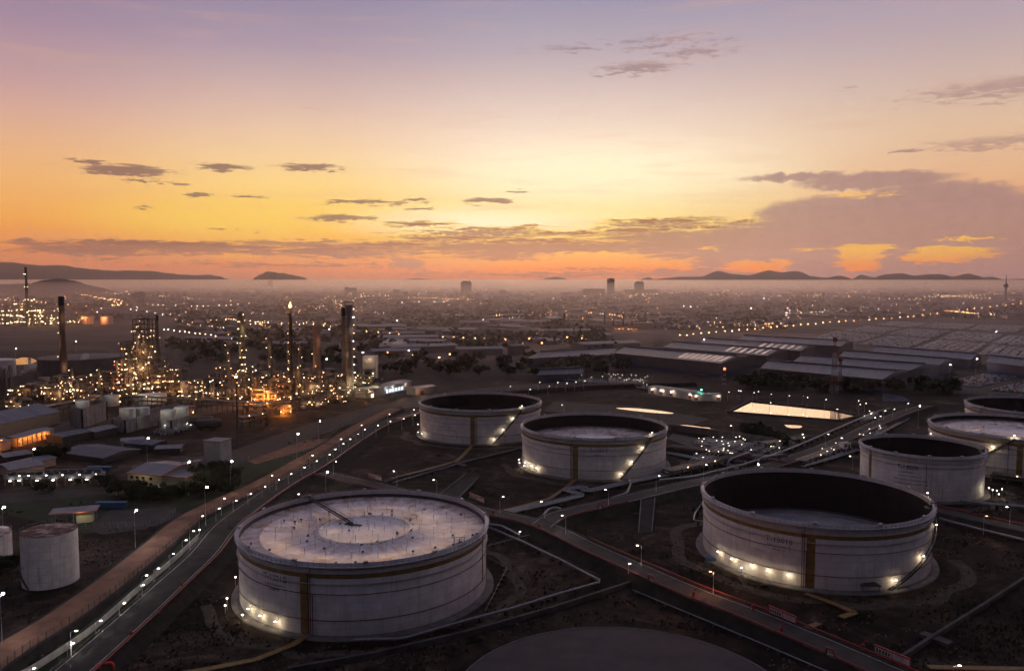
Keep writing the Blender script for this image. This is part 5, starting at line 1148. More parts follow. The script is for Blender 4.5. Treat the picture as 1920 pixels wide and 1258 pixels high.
t, w_, h_ = unit(682, 705, 735, 668, 10, 'tall pale cladded box above the right end of the refinery', 3, 4, 'wy', 6, 300, (1,.8,.5), 1, 2, name='process_building', cat='process building'); MB().box(w_/2,5,h_*.35,w_+1,11,h_*.65).build('cladding', m_whitew, t)
unit(636, 672, 745, 702, 18, 'concrete based unit under the tallest tower', 4, 16, 'wwy', 7, 1200, (1,.95,.6), 3, 6)
unit(472, 519, 756, 731, 14, 'orange glowing low unit in front of the refinery', 3, 10, 'wwo', 8, 11000, (1,.36,.07), 5, 6, m=m_pipe)
unit(527, 546, 778, 760, 10, 'small orange glowing unit standing alone in front of the refinery', 2, 7, 'wwc', 9, 5500, (1,.36,.07), 2, 3, m=m_pipe)
unit(340, 360, 778, 764, 8, 'small orange lit rack behind the green glowing tanks', 2, 5, 'wo', 10, 1500, (1,.34,.08), 2, 2, m=m_pipe)
specs = [(10,40,768,742,14),(22,60,752,722,20),(62,92,745,713,22),(84,118,755,724,18),(95,132,735,706,20),(120,150,748,716,20),(138,172,738,708,22),(150,186,755,722,16),(176,212,742,700,20),(188,226,760,728,16),(338,372,748,715,20),(366,396,735,704,20),(384,412,745,712,20),(404,434,738,688,22),(410,446,752,715,16),(440,470,742,690,22),(468,498,748,704,18),(476,510,735,684,24),(500,530,748,702,20),(522,544,752,712,16),(530,560,738,688,22),(560,590,748,706,20),(566,600,735,690,24),(592,622,746,704,20),(604,638,738,694,22),(612,646,756,736,12),(560,606,760,742,12),(380,420,722,706,20),(480,530,716,698,20),(560,620,712,699,20)]
words = ['far left of the refinery','behind the pale bund wall','left of the tall chimney','at the foot of the tall chimney','behind the tall chimney','right of the tall chimney','below the wide dark tank','between chimney and red lamp stack','beside the thin red lamp stack','in front of the lattice tower, left','right of the pale plain tank','behind the pale plain tank','left of the slender dim column','under the slender dim column','in front of the slender dim column','under the yellow banded column','behind the orange glowing unit, left','right of the yellow banded column','under the short yellow lit column','left foot of the flare stack','behind the flare stack','right foot of the flare stack','between flare and thick column','under the thick brown column','left of the tallest tower','in front of the tallest tower','low rack in front of the flare','far back, left of the banded column','far back, left of the flare','far back, behind the thick column']
for i, ((a, b, yb, yt, d), wd) in enumerate(zip(specs, words)):
    unit(a, b, yb, yt, d, 'lamp studded process unit '+wd, 3+i % 3, 13+(i*7) % 12 if i < 27 else 6, ['wwyy','wwyo','wwwc','wyoo','wwwo'][i % 5], 20+i, 800 if i % 3 else 1500, [(1,.66,.34),(1,.5,.2),(1,.85,.6)][i % 3], 2, 10, group='process units of the refinery', dens=1.19, pm=2.4)
# pipe racks
def rack(p1, p2, h, w, label, lamps=6, seed=0, step=9, z2=None):
    A, B = G(*p1), G(*p2); d = (B-A); l = d.length; t = empty('pipe_rack', A, atan2(d.y, d.x)); tag(t, label, 'pipe rack'); rd = random.Random(seed); f = MB(); x = 0
    fm_ = MB()
    for y in (-w/2, w/2): fm_.beam((0,y,0),(0,y,h),.4)
    for z in (h*.6, h): fm_.beam((0,-w/2,z),(0,w/2,z),.4)
    me = fm_.mesh('trestle', concd); n = 0
    while x < l and n < 100: link(me, 'trestle', t, (x,0,0)); x += step; n += 1
    for k in range(7):
        y = -w/2+w*(k+.5)/7; MB().tube([(0,y,h+.45),(l,y,h+.45)], rd.uniform(.18,.38), 6).build('pipe', m_pipe, t)
    for k in range(3): y = -w/2+w*(k+.5)/3; MB().tube([(0,y,h*.6+.45),(l,y,h*.6+.45)], .3, 6).build('pipe', m_pipe, t)
    for k in range(lamps): link(LMs['w'], 'lamp', t, (l*(k+.5)/lamps, -w/2-.3, h+1.2))
    return t
rack((8,800),(236,752), 8, 6, 'long pipe rack running up towards the lattice tower', 3, 1)
rack((236,762),(520,778), 8, 6, 'long dark pipe rack in front of the refinery', 3, 2)
rack((470,786),(560,768), 9, 7, 'pale concrete pipe rack beside the small orange unit', 2, 3)
rack((450,806),(500,798), 8, 6, 'short concrete pipe rack near the tall orange mast', 2, 4)
rack((560,752),(700,748), 7, 6, 'pipe rack along the front of the right refinery units', 8, 5)
# horizontal drum storage and red trailer group
for i, (x, y, lab) in enumerate([(377,800,'dark horizontal drum right of the green glowing tanks'), (392,805,'second dark horizontal drum near the mast')]):
    g = G(x, y); t = empty('drum', g, .2); tag(t, lab, 'drum'); MB().tube([(-8,0,4),(-7,0,4),(7,0,4),(8,0,4)], [1.2,3,3,1.2], 16).build('shell', m_dsteel, t); MB().box(-4,0,0,1,5,2.2).build('saddle', concd, t); MB().box(4,0,0,1,5,2.2).build('saddle', concd, t)
vm_ = mat('vehicle_red', (.16,.04,.035), .5)
for i in range(5):
    g = G(750+i*8, 789-i*2.3, RZ-2); t = empty('trailer', g, -.5); tag(t, 'red trailer parked in the row beside the main road behind the left tank', 'trailer', 'red trailers parked beside the road')
    MB().box(0,0,.8,2.4,7,1.4).build('body', vm_, t)
    for y in (-2.2,2.2): MB().tube([(-1.25,y,.45),(1.25,y,.45)], .45, 10).build('wheel', m_black, t)
# lit white halls next to the refinery
A, B = G(690,747), G(772,729); t, l = gable('white_hall', A, B, 14, 7, 1, 'long white hall with lit bays and an arched doorway, right of the refinery', m_dimw, m_dimw)
MB().box(6,-.05,.1,3,.12,3.6).build('door', mat('warm_lit', (1,.8,.5), emit=(1,.78,.45), es=3), t)
for k in range(6): MB().box(l*.42+k*4.5,-.05,1,3,.12,3).build('window', mat('cool_lit', (.8,.9,1), emit=(.75,.9,1), es=1.3), t)
for k, (u, c) in enumerate([(.1,(1,.8,.5)),(.45,(.85,.95,1)),(.6,(.85,.95,1)),(.9,(1,.8,.6))]): p = A+(B-A)*u; light((p.x, p.y-4, 5.5), 420, c, .3)
light(tuple((A+B)/2+Vector((6,14,16))), 1800, (1,.6,.4), .5)
A, B = G(779,742), G(818,737); t, l = gable('white_hall', A, B, 12, 6, 1, 'small white hall with an orange lamp right of the long lit one', m_dimw, m_dimw); MB().box(l*.3,-.05,.1,4,.12,3.4).build('door', m_dsteel, t); light(tuple(A+Vector((6,-4,5))), 1800, (1,.5,.25), .3); light(tuple(A+Vector((10,8,14))), 2500, (1,.55,.4), .3)
light(tuple(G(665,752)+Vector((0,0,6))), 1500, (1,.8,.4)); light(tuple(G(690,753)+Vector((0,0,6))), 1800, (1,.42,.15)); light(tuple(G(752,749)+Vector((0,0,6))), 1500, (1,.4,.18))
# far plant at the left horizon
t, h, r = column(52.5, 612, 501, 5.5, 'very tall far chimney at the upper left with lamps at its middle', 4, 8, 'yy', mat('far_stack', (.10,.09,.09), .9), .7, False, cat='chimney', name='chimney', capm=(m_black,14))
for i, (a, b, yb, yt) in enumerate([(0,22,612,573),(22,40,612,556),(40,50,611,562),(56,66,612,573),(66,80,611,559),(78,96,611,585),(96,118,611,594),(118,146,611,598),(146,160,604,590)]):
    unit(a, b, yb, yt, 40, 'cluster '+['at the left edge','with a tall top','just left','just right','with the second tall top','low right','flat, further right','flat, behind the tall chimney','beside the orange far tanks'][i]+' of the far plant, dotted with yellow lamps', 5, [28,34,22,22,30,20,12,12,6][i], 'yyyw', 60+i, 3000, (1,.7,.3), 2, 3, lsize=0)
for o in [x for x in bpy.data.objects if x.name.startswith('lamp') and x.parent and x.parent.location.y > 1400]: o.scale = (2.2,2.2,2.2)
for (x, w_, lab) in ((158,22,'far tank glowing orange, left of the pair'), (195,22,'far tank glowing orange, right of the pair')):
    g = G(x, 608); r = w_*MPP(g)/2; small_tank(g.x, g.y+r, r, 16, lab, roof='x', m=m_shed, group='far orange tanks'); light((g.x, g.y-8, 14), 22000, (1,.36,.14), 1)

# steam
def steam(px, py, z, r, n, dx, label, dens=.05, seed=0):
    rd = random.Random(seed); g = G(px, py); m = MATS.get('steam_%g' % dens)
    if not m:
        m = bpy.data.materials.new('steam'); m.use_nodes = True; q = m.node_tree.nodes
        for x in list(q): q.remove(x)
        v = q.new('ShaderNodeVolumePrincipled'); v.inputs['Density'].default_value = dens; v.inputs['Color'].default_value = (1,1,1,1); o_ = q.new('ShaderNodeOutputMaterial'); m.node_tree.links.new(v.outputs[0], o_.inputs['Volume']); MATS['steam_%g' % dens] = m
    bm = bmesh.new()
    for k in range(n):
        u = k/n; rr = r*(.35+u)*rd.uniform(.8,1.1); M_4 = Matrix.Translation((dx*r*u*n*.55+rd.uniform(-.3,.3)*r, rd.uniform(-.3,.3)*r, z+r*u*n*.45))
        bmesh.ops.create_icosphere(bm, subdivisions=3, radius=rr, matrix=M_4)
    for v in bm.verts: v.co += Vector((sin(v.co.z*2.1/r+v.co.x), cos(v.co.x*1.7/r), sin(v.co.y*2.3/r+v.co.z*1.3/r)))*r*.12
    me = bpy.data.meshes.new('steam'); bm.to_mesh(me); bm.free(); me.materials.append(m); o = link(me, 'steam', None, g); tag(o, label, 'steam', kind='stuff')
steam(36,722,10,3.6,7,1.2,'pale steam drifting between the units at the far left', .06, 1)
steam(150,704,14,3.2,5,1.0,'small wisp of steam behind the units left of the lattice tower', .06, 2)
steam(484,570,5,18,7,.5,'white steam rising from the far plain left of the lone hill', .006, 3)
steam(892,572,5,14,7,.6,'thin steam on the far plain right of the broad highrise', .006, 4)
steam(955,590,5,34,6,-.6,'wide low smoke over the middle plain', .0016, 5)
steam(955,566,4,12,6,.8,'small bright steam plume on the middle plain', .008, 6)

rack((1252,896),(1400,862), 3.5, 7, 'low pipe rack between the middle tank and the manifold', 3, 31, 7)
rack((1498,876),(1606,838), 3.2, 6, 'low pipe rack beside the double row of lit valves', 2, 32, 7)
rack((1430,842),(1520,828), 3.2, 6, 'low pipe rack at the right end of the manifold', 2, 33, 7)
rack((1860,900),(1960,915), 3.2, 5, 'low pipe rack by the right edge below the back tanks', 1, 34, 7)
# ================================================================ SHEDS, CARS, TOWN, TREES
m_sroof = mat('shed_roof', (.085,.082,.10), .55, (.125,.12,.14), .02, stretch=(1,.2,1), detail=6)
m_swall = mat('shed_cladding', (.085,.074,.082), .8, (.12,.105,.112), .05)
m_sblue = mat('shed_blue_base', (.05,.07,.14), .8)
m_sky = mat('skylight', (.45,.40,.36), .25, spec=.6)
def shed(c, z, label, sky=None, m=None):
    a, b, d, e = [G(x, y, z) for x, y in c]; t = empty('long_shed', (a.x, a.y, 0)); tag(t, label, 'shed', 'long industrial sheds'); o = Vector((a.x, a.y, 0))
    P4 = [(p-o).to_2d() for p in (a, b, d, e)]; MB().prism(P4, 3.2, z).build('wall', m_swall, t); MB().prism([p*1.0 for p in P4], 0, 3.15).build('base_wall', m_sblue, t)
    A_, B_, C_, D_ = [Vector((p.x, p.y)) for p in P4]; ml, mr = (A_+D_)/2, (B_+C_)/2
    rise = 4.0; ov = 1.2; u = (B_-A_).normalized(); n = (D_-A_).normalized(); v = [A_-u*ov-n*ov, B_+u*ov-n*ov, C_+u*ov+n*ov, D_-u*ov+n*ov]; ml -= u*ov; mr += u*ov
    vs = [(v[0].x,v[0].y,z),(v[1].x,v[1].y,z),(mr.x,mr.y,z+rise),(ml.x,ml.y,z+rise),(v[2].x,v[2].y,z),(v[3].x,v[3].y,z)]
    r = MB().add(vs, [(0,1,2,3),(3,2,4,5),(1,4,2),(0,3,5)]).build('roof', m or m_sroof, t)
    L_ = (B_-A_).length; k = 14; rb = MB(); rb.beam((ml.x,ml.y,z+rise+.6),(mr.x,mr.y,z+rise+.6),3.0,1.2); rb.build('ridge_vent', m_swall, r)
    s = MB()
    while k < L_: p = A_+u*k-n*ov; q = ml+u*(k+ov); s.beam((p.x,p.y,z+.12),(q.x,q.y,z+rise+.12),.35,.12); k += 14
    s.build('roof_seam', m_steel, r)
    if sky:
        for i in range(sky[2]):
            f = sky[0]+(sky[1]-sky[0])*i/(sky[2]-1); p = A_+(B_-A_)*f; q = ml+(mr-ml)*f; a1 = p+(q-p)*.15; b1 = p+(q-p)*.92; w = u*4.5
            MB().add([(a1.x,a1.y,z+rise*.15+.2),(a1.x+w.x,a1.y+w.y,z+rise*.15+.2),(b1.x+w.x,b1.y+w.y,z+rise*.92+.2),(b1.x,b1.y,z+rise*.92+.2)], [(0,1,2,3)]).build('skylight', m_sky, r)
for c, z, lab, sk in [([(1154,662),(1351,681),(1405,668),(1192,651)],14,'front left long shed with a strip of eight bright skylights',(.6,.95,8)),
 ([(1245,651),(1437,667),(1480,656),(1280,643)],14,'second long shed with six bright skylights',(.6,.93,6)),
 ([(1312,643),(1500,658),(1530,649),(1345,637)],14,'third long shed with six faint skylights',(.6,.93,6)),
 ([(1384,638),(1575,649),(1600,641),(1411,631)],14,'farthest long shed of the left group',None),
 ([(1427,690),(1652,711),(1704,696),(1455,678)],12,'wide front shed right of the red and white mast',None),
 ([(1490,677),(1704,694),(1759,686),(1520,669)],12,'second wide shed behind the front right one',None),
 ([(1575,668),(1759,684),(1787,675),(1597,660)],12,'third wide shed with slanting shadows on its roof',None),
 ([(1635,659),(1820,674),(1840,666),(1655,652)],10,'farthest wide shed by the violet floodlight',None),
 ([(1850,678),(1960,692),(1985,683),(1868,669)],12,'shed cut off by the right edge',None),
 ([(988,672),(1150,664),(1160,652),(1040,660)],10,'low dark shed left of the long bright roofed sheds',None),
 ([(1010,703),(1090,700),(1095,694),(1020,697)],7,'small dark shed behind the lamps of the substation',None)]: shed(c, z, lab, sk)
# ---------------------------------------------------------------- masts and towers in the middle distance
m_mr = mat('mast_red', (.26,.04,.035), .7); m_mw = mat('mast_white', (.42,.40,.42), .7)
def mast(px, pyb, pyt, label, w0=5.5, w1=1.2, head=True):
    g = G(px, pyb); h = ZT(g, pyt); t = empty('lattice_mast', g); tag(t, label, 'mast'); n = 14
    for k in range(n):
        mb = MB(); za, zb = h*k/n, h*(k+1)/n; wa = w0+(w1-w0)*(k/n)**.7; wb = w0+(w1-w0)*((k+1)/n)**.7
        ca = [(-wa/2,-wa/2),(wa/2,-wa/2),(wa/2,wa/2),(-wa/2,wa/2)]; cb_ = [(x*wb/wa, y*wb/wa) for x, y in ca]
        for i in range(4):
            j = (i+1) % 4; mb.beam(ca[i]+(za,), cb_[i]+(zb,), .26); mb.beam(ca[i]+(za,), cb_[j]+(zb,), .14); mb.beam(cb_[i]+(zb,), cb_[j]+(zb,), .16)
        mb.build('lattice_section', m_mr if (k//2) % 2 else m_mw, t)
    if head: MB().lathe([(.01,h-4),(1.8,h-4),(1.8,h),(.01,h)], 12).build('antenna_drum', m_mr, t)
    MB().tube([(0,0,h),(0,0,h+4)], .15, 5).build('spike', m_mr, t)
mast(1563, 737, 632, 'tall red and white lattice mast in front of the sheds'); mast(1574.5, 733, 668, 'shorter red and white mast right behind the tall one', 4, 1)
mast(1358, 722, 692, 'short red lit mast beside the white control building', 3, 1.2, False)
g = G(1358,722); o = link(MB().box(0,0,0,1.6,1.6,1.6).mesh('beacon', m_lr), 'beacon', None, (g.x, g.y, ZT(g,693))); tag(o, 'red beacon on the short mast beside the white building', 'beacon')
# white control building row
m_dr = mat('door_red', (.25,.05,.03), .6)
def bays(A, B, depth, h, label, xs, warm=True):
    t, l = gable('control_building', A, B, depth, h, .5, label, m_whitew, m_roofg)
    for x in xs:
        MB().box(l*x,-.05,.8,2.6,.12,2.8).build('door', m_dr, t); p = A+(B-A)*x; light((p.x, p.y-2.2, 4.6), 260, (1,.82,.5), .2)
        MB().box(l*x,-.5,3.9,.9,.6,.4).build('lamp', m_lw, t)
    return t, l
bays(G(1215,738), G(1300,750), 12, 6, 'long white control building with warm lit doors', (.1,.3,.53,.93)); bays(G(1300,752), G(1352,752), 12, 5, 'white control building with a green lamp, right of the longer one', (.1,.9))
g = G(1314,748); light((g.x, g.y-3, 7), 700, (.1,1,.6), .2); o = link(MB().box(0,0,0,1.2,.8,.5).mesh('lamp', mat('lamp_green', (1,1,1), emit=(.2,1,.6), es=10)), 'lamp', None, (g.x, g.y-1.2, 7.5)); tag(o, 'green lamp on the roof edge of the right control building', 'lamp')
lit_deck((1140,722),(1216,732),(1216,716),(1140,710), .1, 34, 'substation dotted with cold lamps left of the control building', seed=21, power=200, name='substation', cat='substation', ph=5)
lit_deck((1190,728),(1216,733),(1216,724),(1190,722), .1, 8, 'lit yard at the left end of the control building', seed=22, power=250, ph=4)
lit_deck((1040,714),(1140,722),(1140,716),(1045,708), .1, 10, 'sparsely lit pipe yard left of the substation', seed=23, power=150, name='substation', cat='substation', ph=5)
for i, (x, y) in enumerate([(1367,735),(1385,732),(1389,733),(1414,736),(1422,734),(1446,739),(1480,742),(1507,742),(1514,745),(1549,749),(1445,755),(1570,767),(1610,751),(1624,756)]): by_head(mid, x, y, .5, .3, power=0, label='small lamp on the road behind the settling pond', group='lamps behind the settling pond')
for i, (x, y) in enumerate([(1660,770),(1677,767),(1651,780),(1703,756),(1613,758)]): by_head(mid, x, y, RZ-1, .3, power=80, label='lamp at the right end of the pond road', group='lamps at the end of the pond road')
# shuttle shaped tent
g = G(1685,752); t = empty('membrane_tent', g); tag(t, 'pale membrane tent leaning among dark trees', 'tent'); MB().add([(-12,0,0),(10,0,0),(12,8,0),(-10,8,0),(-11,4,6),(5,4,3.5)], [(0,1,5,4),(1,2,5),(2,3,4,5),(3,0,4),(3,2,1,0)]).build('membrane', m_roofg, t)
# ---------------------------------------------------------------- cars
cm_ = []
for i, c in enumerate([(.30,.29,.31),(.16,.16,.17),(.06,.06,.07),(.38,.37,.39),(.14,.04,.04)]): cm_.append(mat('car_paint_%d' % i, c, .25, spec=.6, metal=.1))
def car_mb(mb, x, y, z, c=1, s=0):
    def R(px, py, pz): return (x+px*c-py*s, y+px*s+py*c, z+pz)
    b = [(-2.2,-.9,.3),(2.2,-.9,.3),(2.2,.9,.3),(-2.2,.9,.3),(-2.2,-.85,.95),(2.15,-.85,.85),(2.15,.85,.85),(-2.2,.85,.95)]; k = [(-1.9,-.75,.95),(1.2,-.75,.9),(1.2,.75,.9),(-1.9,.75,.95),(-1.4,-.6,1.45),(.4,-.6,1.45),(.4,.6,1.45),(-1.4,.6,1.45)]
    f = [(0,1,5,4),(1,2,6,5),(2,3,7,6),(3,0,4,7),(4,5,6,7)]; mb.add([R(*p) for p in b], f); mb.add([R(*p) for p in k], f)
cmes = []
for m in cm_:
    mb = MB(); car_mb(mb, 0, 0, 0)
    for wx in (-1.4,1.4):
        for wy in (-.85,.85): mb.tube([(wx,wy-.1,.32),(wx,wy+.1,.32)], .32, 8)
    cmes.append(mb.mesh('parked_car', m))
rd = random.Random(4)
def lot(quad, nr, nc, label=None, fill=.92, group=None, mb=None, keep=999, gapevery=0):
    A, B, C_, D_ = [G(x, y) for x, y in quad]; n = 0; ux = (B-A).normalized(); rz = atan2(ux.y, ux.x)+pi/2
    for i in range(nr):
        for j in range(nc):
            if rd.random() > fill or (gapevery and j % gapevery == gapevery-1): continue
            u, v = (j+.5)/nc, (i+.5)/nr; p = A*(1-u)*(1-v)+B*u*(1-v)+C_*u*v+D_*(1-u)*v
            if mb is None:
                if n >= keep: return n
                o = bpy.data.objects.new('parked_car', cmes[pick(rd, (0,0,1,2,3,3,4))]); COL.objects.link(o); o.location = p+Vector((0,0,.02)); o.rotation_euler = (0,0,rz); o['label'] = label; o['category'] = 'car'; o['group'] = group; n += 1
            else: mb.cur = pick(rd, (0,0,1,2,3,3)); car_mb(mb, p.x, p.y, p.z, cos(rz), sin(rz)); n += 1
    return n
struct(MB().sheet(GL([(1740,722),(1860,697),(1960,703),(1960,742),(1790,738)]), .02).build('car_park', asph2), 'near car park')
struct(MB().sheet(GL([(1500,640),(1640,604),(1960,600),(1960,690),(1830,664),(1600,650)]), .02).build('car_park', asph2), 'huge far car park')
nc_ = lot([(1762,722),(1838,727),(1908,707),(1846,702)], 11, 16, 'new car parked in tight rows in the near car park left of its lane', .97, 'cars in the near car park')
nc_ += lot([(1855,733),(1925,738),(1960,722),(1920,715)], 9, 13, 'new car parked in tight rows in the near car park right of its lane', .97, 'cars in the near car park, right block')
mb = MB()
for q in [[(1510,638),(1600,646),(1650,629),(1570,622)],[(1612,646),(1700,655),(1745,636),(1665,630)],[(1712,655),(1820,663),(1850,645),(1760,638)],[(1580,620),(1650,626),(1690,616),(1625,612)],[(1665,627),(1745,634),(1780,621),(1705,617)],[(1762,636),(1850,642),(1880,628),(1795,622)],[(1862,644),(1960,652),(1975,636),(1890,630)],[(1640,610),(1710,614),(1740,606),(1670,603)],[(1725,614),(1800,618),(1830,609),(1755,606)],[(1815,619),(1900,624),(1925,612),(1840,609)],[(1835,665),(1960,680),(1975,660),(1860,647)]]:
    lot(q, 30, 34, mb=mb, fill=.9, gapevery=5)
o = mb.build('far_parked_cars', cm_[:4]); tag(o, 'thousands of cars parked in rows on the far car park', 'cars', kind='stuff')
# ---------------------------------------------------------------- highrises and the town
m_hr = mat('highrise_concrete', (.06,.05,.052), .85, (.09,.075,.075), .05); m_hw = mat('highrise_windows', (.025,.022,.025), .3)
def tower(px, pyb, pyt, wpx, label, deck=None, split=1, cap=False, depth=.7, rows=12, colsn=6):
    g = G(px, pyb); s = MPP(g); w = wpx*s; h = ZT(g, pyt); t = empty('highrise', g); tag(t, label, 'highrise'); MB().box(0,w*depth/2,0,w,w*depth,h).build('wall', m_hr, t)
    wn = MB()
    for r in range(rows):
        for c in range(colsn): wn.box(-w/2+w*(c+.5)/colsn, -.15, h*(r+.6)/(rows+1), w/colsn*.6, .3, h/rows*.45)
    wn.build('windows', m_hw, t); 
    if cap: MB().tube([(w*.5*cos(a), w*.25, h+w*.18*sin(a)) for a in [pi*k/10 for k in range(11)]], w*.09, 6).build('roof_arch', m_hr, t); MB().box(w*.1,w*.3,h-.2,w*.6,w*.4,w*.16).build('roof_house', m_hr, t)
    else: MB().box(-w*.1,w*.3,h-.1,w*.5,w*.3,w*.1).build('roof_house', m_hr, t); MB().box(w*.3,w*.2,h-.1,w*.12,w*.2,w*.16).build('roof_tank', m_hr, t)
    if deck: MB().box(deck[0]*s,w*.4,0,deck[1]*s,w,ZT(g,deck[2])).build('podium', m_hr, t)
tower(874, 551, 529, 19.5, 'broad dark highrise standing alone in the mist, centre'); tower(1145.5, 552, 525, 13, 'tallest slim highrise with an arched roof', cap=True); tower(1199, 551, 529.5, 16.5, 'stepped highrise on a long podium right of the slim one', deck=(3,60,543))
tower(506, 540, 527.5, 9, 'pale square tower in the mist below the lone hill'); tower(650, 552, 539, 8, 'faint block left part of a pair in the mist'); tower(661, 552, 541, 14, 'wider faint block right part of a pair in the mist', depth=.4); tower(743, 552, 544, 13, 'faint flat block beside the chimney left of the broad highrise')
tower(258, 562, 550, 22, 'wide faint building above the city lights at the left', depth=.4, rows=3); tower(943,552,545,14,'low stepped block right of the broad highrise',depth=.4,rows=3)
g = G(1113,553); s = MPP(g); h = ZT(g,540.5); t = empty('dome_hall', g); tag(t, 'broad hall with a gently domed roof left of the slim highrise', 'hall'); R_ = 21*s
MB().lathe([(R_,0),(R_,h*.85)], 32).build('wall', m_hr, t); MB().lathe([(R_*1.04,h*.85),(R_*1.04,h*.9),(R_*.6,h*.99),(.01,h*1.02)], 32).build('roof', m_hw, t)
g = G(1885,566); h = ZT(g,514); s = MPP(g); t = empty('observation_tower', g); tag(t, 'needle tower with a round pod near the right edge', 'tower')
MB().lathe([(2.8*s,0),(1.9*s,h*.15),(1.7*s,h*.5)], 16).build('shaft', m_hr, t); MB().lathe([(1.7*s,h*.5),(4.3*s,h*.56),(4.3*s,h*.6),(2.4*s,h*.63),(1.2*s,h*.66)], 20).build('pod', m_hr, t); MB().lathe([(1.0*s,h*.66),(.7*s,h*.82),(.25*s,h)], 10).build('spire', m_hr, t)
g = G(1544,563); h = ZT(g,548); s = MPP(g); t = empty('water_tower', g); tag(t, 'mushroom shaped water tower on the hazy plain', 'water tower'); MB().lathe([(1.2*s,0),(1*s,h*.6),(3.3*s,h*.75),(3.0*s,h*.9),(.8*s,h*.95),(.6*s,h)], 16).build('tank', m_hr, t)
for (x, yb, yt, w_, lab) in [(1133.5,614,585,3.6,'tall stack left of the five in the middle plain'),(1150,614,599,3.6,'short stack between the two tall ones'),(1168.5,614,586,3.6,'tall stack in the middle of the five'),(1185,616,601,3.6,'short wide stack beside the middle one'),(1197,612,588,2.2,'thin stack on the right of the five'),(1058,619,588,4,'dark stepped stack left of the five'),(1065,612,595,2,'thin stack next to the dark stepped one')]:
    column(x, yb, yt, w_, lab, 2, 0, 'w', m_black, .9, False, cat='chimney', name='chimney', ladder=False, seed=int(x))
for (x, yt, lab) in [(1477,566,'red topped stack on the left of the bright small plant'),(1493,566,'red topped stack on the right of the bright small plant')]: column(x, 592, yt, 3, lab, 4, 6, 'wwr', m_mw, .9, False, cat='chimney', name='chimney', seed=3, capm=(m_mr,14), ladder=False)
unit(1474, 1502, 594, 577, 30, 'bright small plant between red topped stacks on the right plain', 4, 40, 'cww', 90, 15000, (1,1,.85), 3, 5); unit(1504, 1562, 593, 580, 30, 'low brightly lit plant right of the red topped stacks', 3, 34, 'wwc', 91, 12000, (1,.95,.8), 3, 6)
unit(1055, 1100, 625, 616, 20, 'little works glowing orange below the dark stepped stack', 2, 16, 'owo', 92, 9000, (1,.4,.15), 3, 3); unit(1125, 1200, 619, 613, 24, 'works with orange lamps at the feet of the five stacks', 2, 20, 'oow', 93, 6000, (1,.4,.15), 3, 3)
for o in [x for x in bpy.data.objects if x.name.startswith('lamp') and x.parent and x.parent.location.y > 1300 and x.scale.x < 1.1]: o.scale = (1.7,1.7,1.7)
for (x, yb, yt, w0) in [(322.5,535,512,3),(268,540,524,3),(340,598,577,3),(768,605,592,4),(733,572,545,3)]: mast(x, yb, yt, {322.5:'hair thin radio mast on the misty left horizon',268:'small radio mast left of the hair thin one',340:'lattice mast above the city lights at the left',768:'small lattice mast on the dark middle plain',733:'thin stack like mast by the faint flat block'}[x], w0, .8, False)
# low buildings of the plain
bm = [mat('town_wall_a', (.13,.11,.105), .9), mat('town_wall_b', (.20,.17,.16), .9), mat('town_roof', (.16,.14,.15), .6)]
hme = []
for k in range(5):
    mb = MB(); w, d, h = [(30,18,7),(60,24,8),(18,14,12),(90,35,9),(24,40,6)][k]; mb.box(0,0,0,w,d,h); mb.cur = 1; mb.add([(-w/2-1,-d/2-1,h),(w/2+1,-d/2-1,h),(w/2+1,0,h+2.5),(-w/2-1,0,h+2.5),(w/2+1,d/2+1,h),(-w/2-1,d/2+1,h)], [(0,1,2,3),(3,2,4,5)])
    hme.append(mb.mesh('low_building', [bm[k % 2], bm[2]]))
rd = random.Random(11)
def free(px, py):
    if py > 618 and px > 1140: return False
    if px > 1480 and py > 598: return False
    if px < 340 and py > 600: return False
    if 380 < px < 720 and py > 668: return False
    return py < 668
n = 0
lbs = ['low hall roof catching pale sky light on the misty middle plain', 'long low hall standing in the haze of the middle plain', 'small block of flats in the haze of the middle plain', 'very long factory roof on the hazy middle plain', 'narrow low hall set sideways on the hazy middle plain']
while n < 170:
    px, py = rd.uniform(-20,1940), 548+120*rd.random()**1.5
    if not free(px, py): continue
    k = rd.randrange(5); o = bpy.data.objects.new('low_building', hme[k]); COL.objects.link(o); o.location = G(px, py); o.rotation_euler = (0,0,rd.choice((.1,-.25,.4,1.7))); o['label'] = lbs[k]; o['category'] = 'building'; o['group'] = 'low buildings of the misty plain'+(', kind '+'abcde'[k]); n += 1
mb = MB()
for k in range(2600):
    px, py = rd.uniform(-60,1980), 538+90*rd.random()**1.7
    if not free(px, py): continue
    g = G(px, py); mb.cur = rd.randrange(3); mb.box(g.x, g.y, 0, rd.uniform(10,50), rd.uniform(10,30), rd.uniform(4,11), rd.uniform(0,3))
o = mb.build('far_town', bm); tag(o, 'countless small houses and halls of the town in the haze', 'town', kind='stuff')
# ---------------------------------------------------------------- lamps of the plain
fl_ = {}
for k, m in (('w', mat('far_white', (1,1,1), emit=(1,.74,.48), es=20)), ('o', mat('far_orange', (1,1,1), emit=(1,.42,.13), es=26)), ('c', mat('far_cool', (1,1,1), emit=(.95,.92,1), es=24))):
    mb = MB(); mb.tube([(0,0,0),(0,0,9)], .12, 4); mb.cur = 1; mb.lathe([(.01,8.4),(.8,9),(.01,9.6)], 6, .8, 0); fl_[k] = mb.mesh('street_lamp', [m_dsteel, m])
cnt = [0]
def flamp(px, py, c, label, group, sc=1.0):
    g = G(px, py, 9); o = bpy.data.objects.new('street_lamp', fl_[c]); COL.objects.link(o); o.location = (g.x-.8, g.y, 0); s = sc*max(.8, g.y/1500); o.scale = (s, s, 1) if s < 2.2 else (2.2+.35*(s-2.2),)*2+(1,)
    o['label'] = label; o['category'] = 'street lamp'; o['group'] = group; cnt[0] += 1
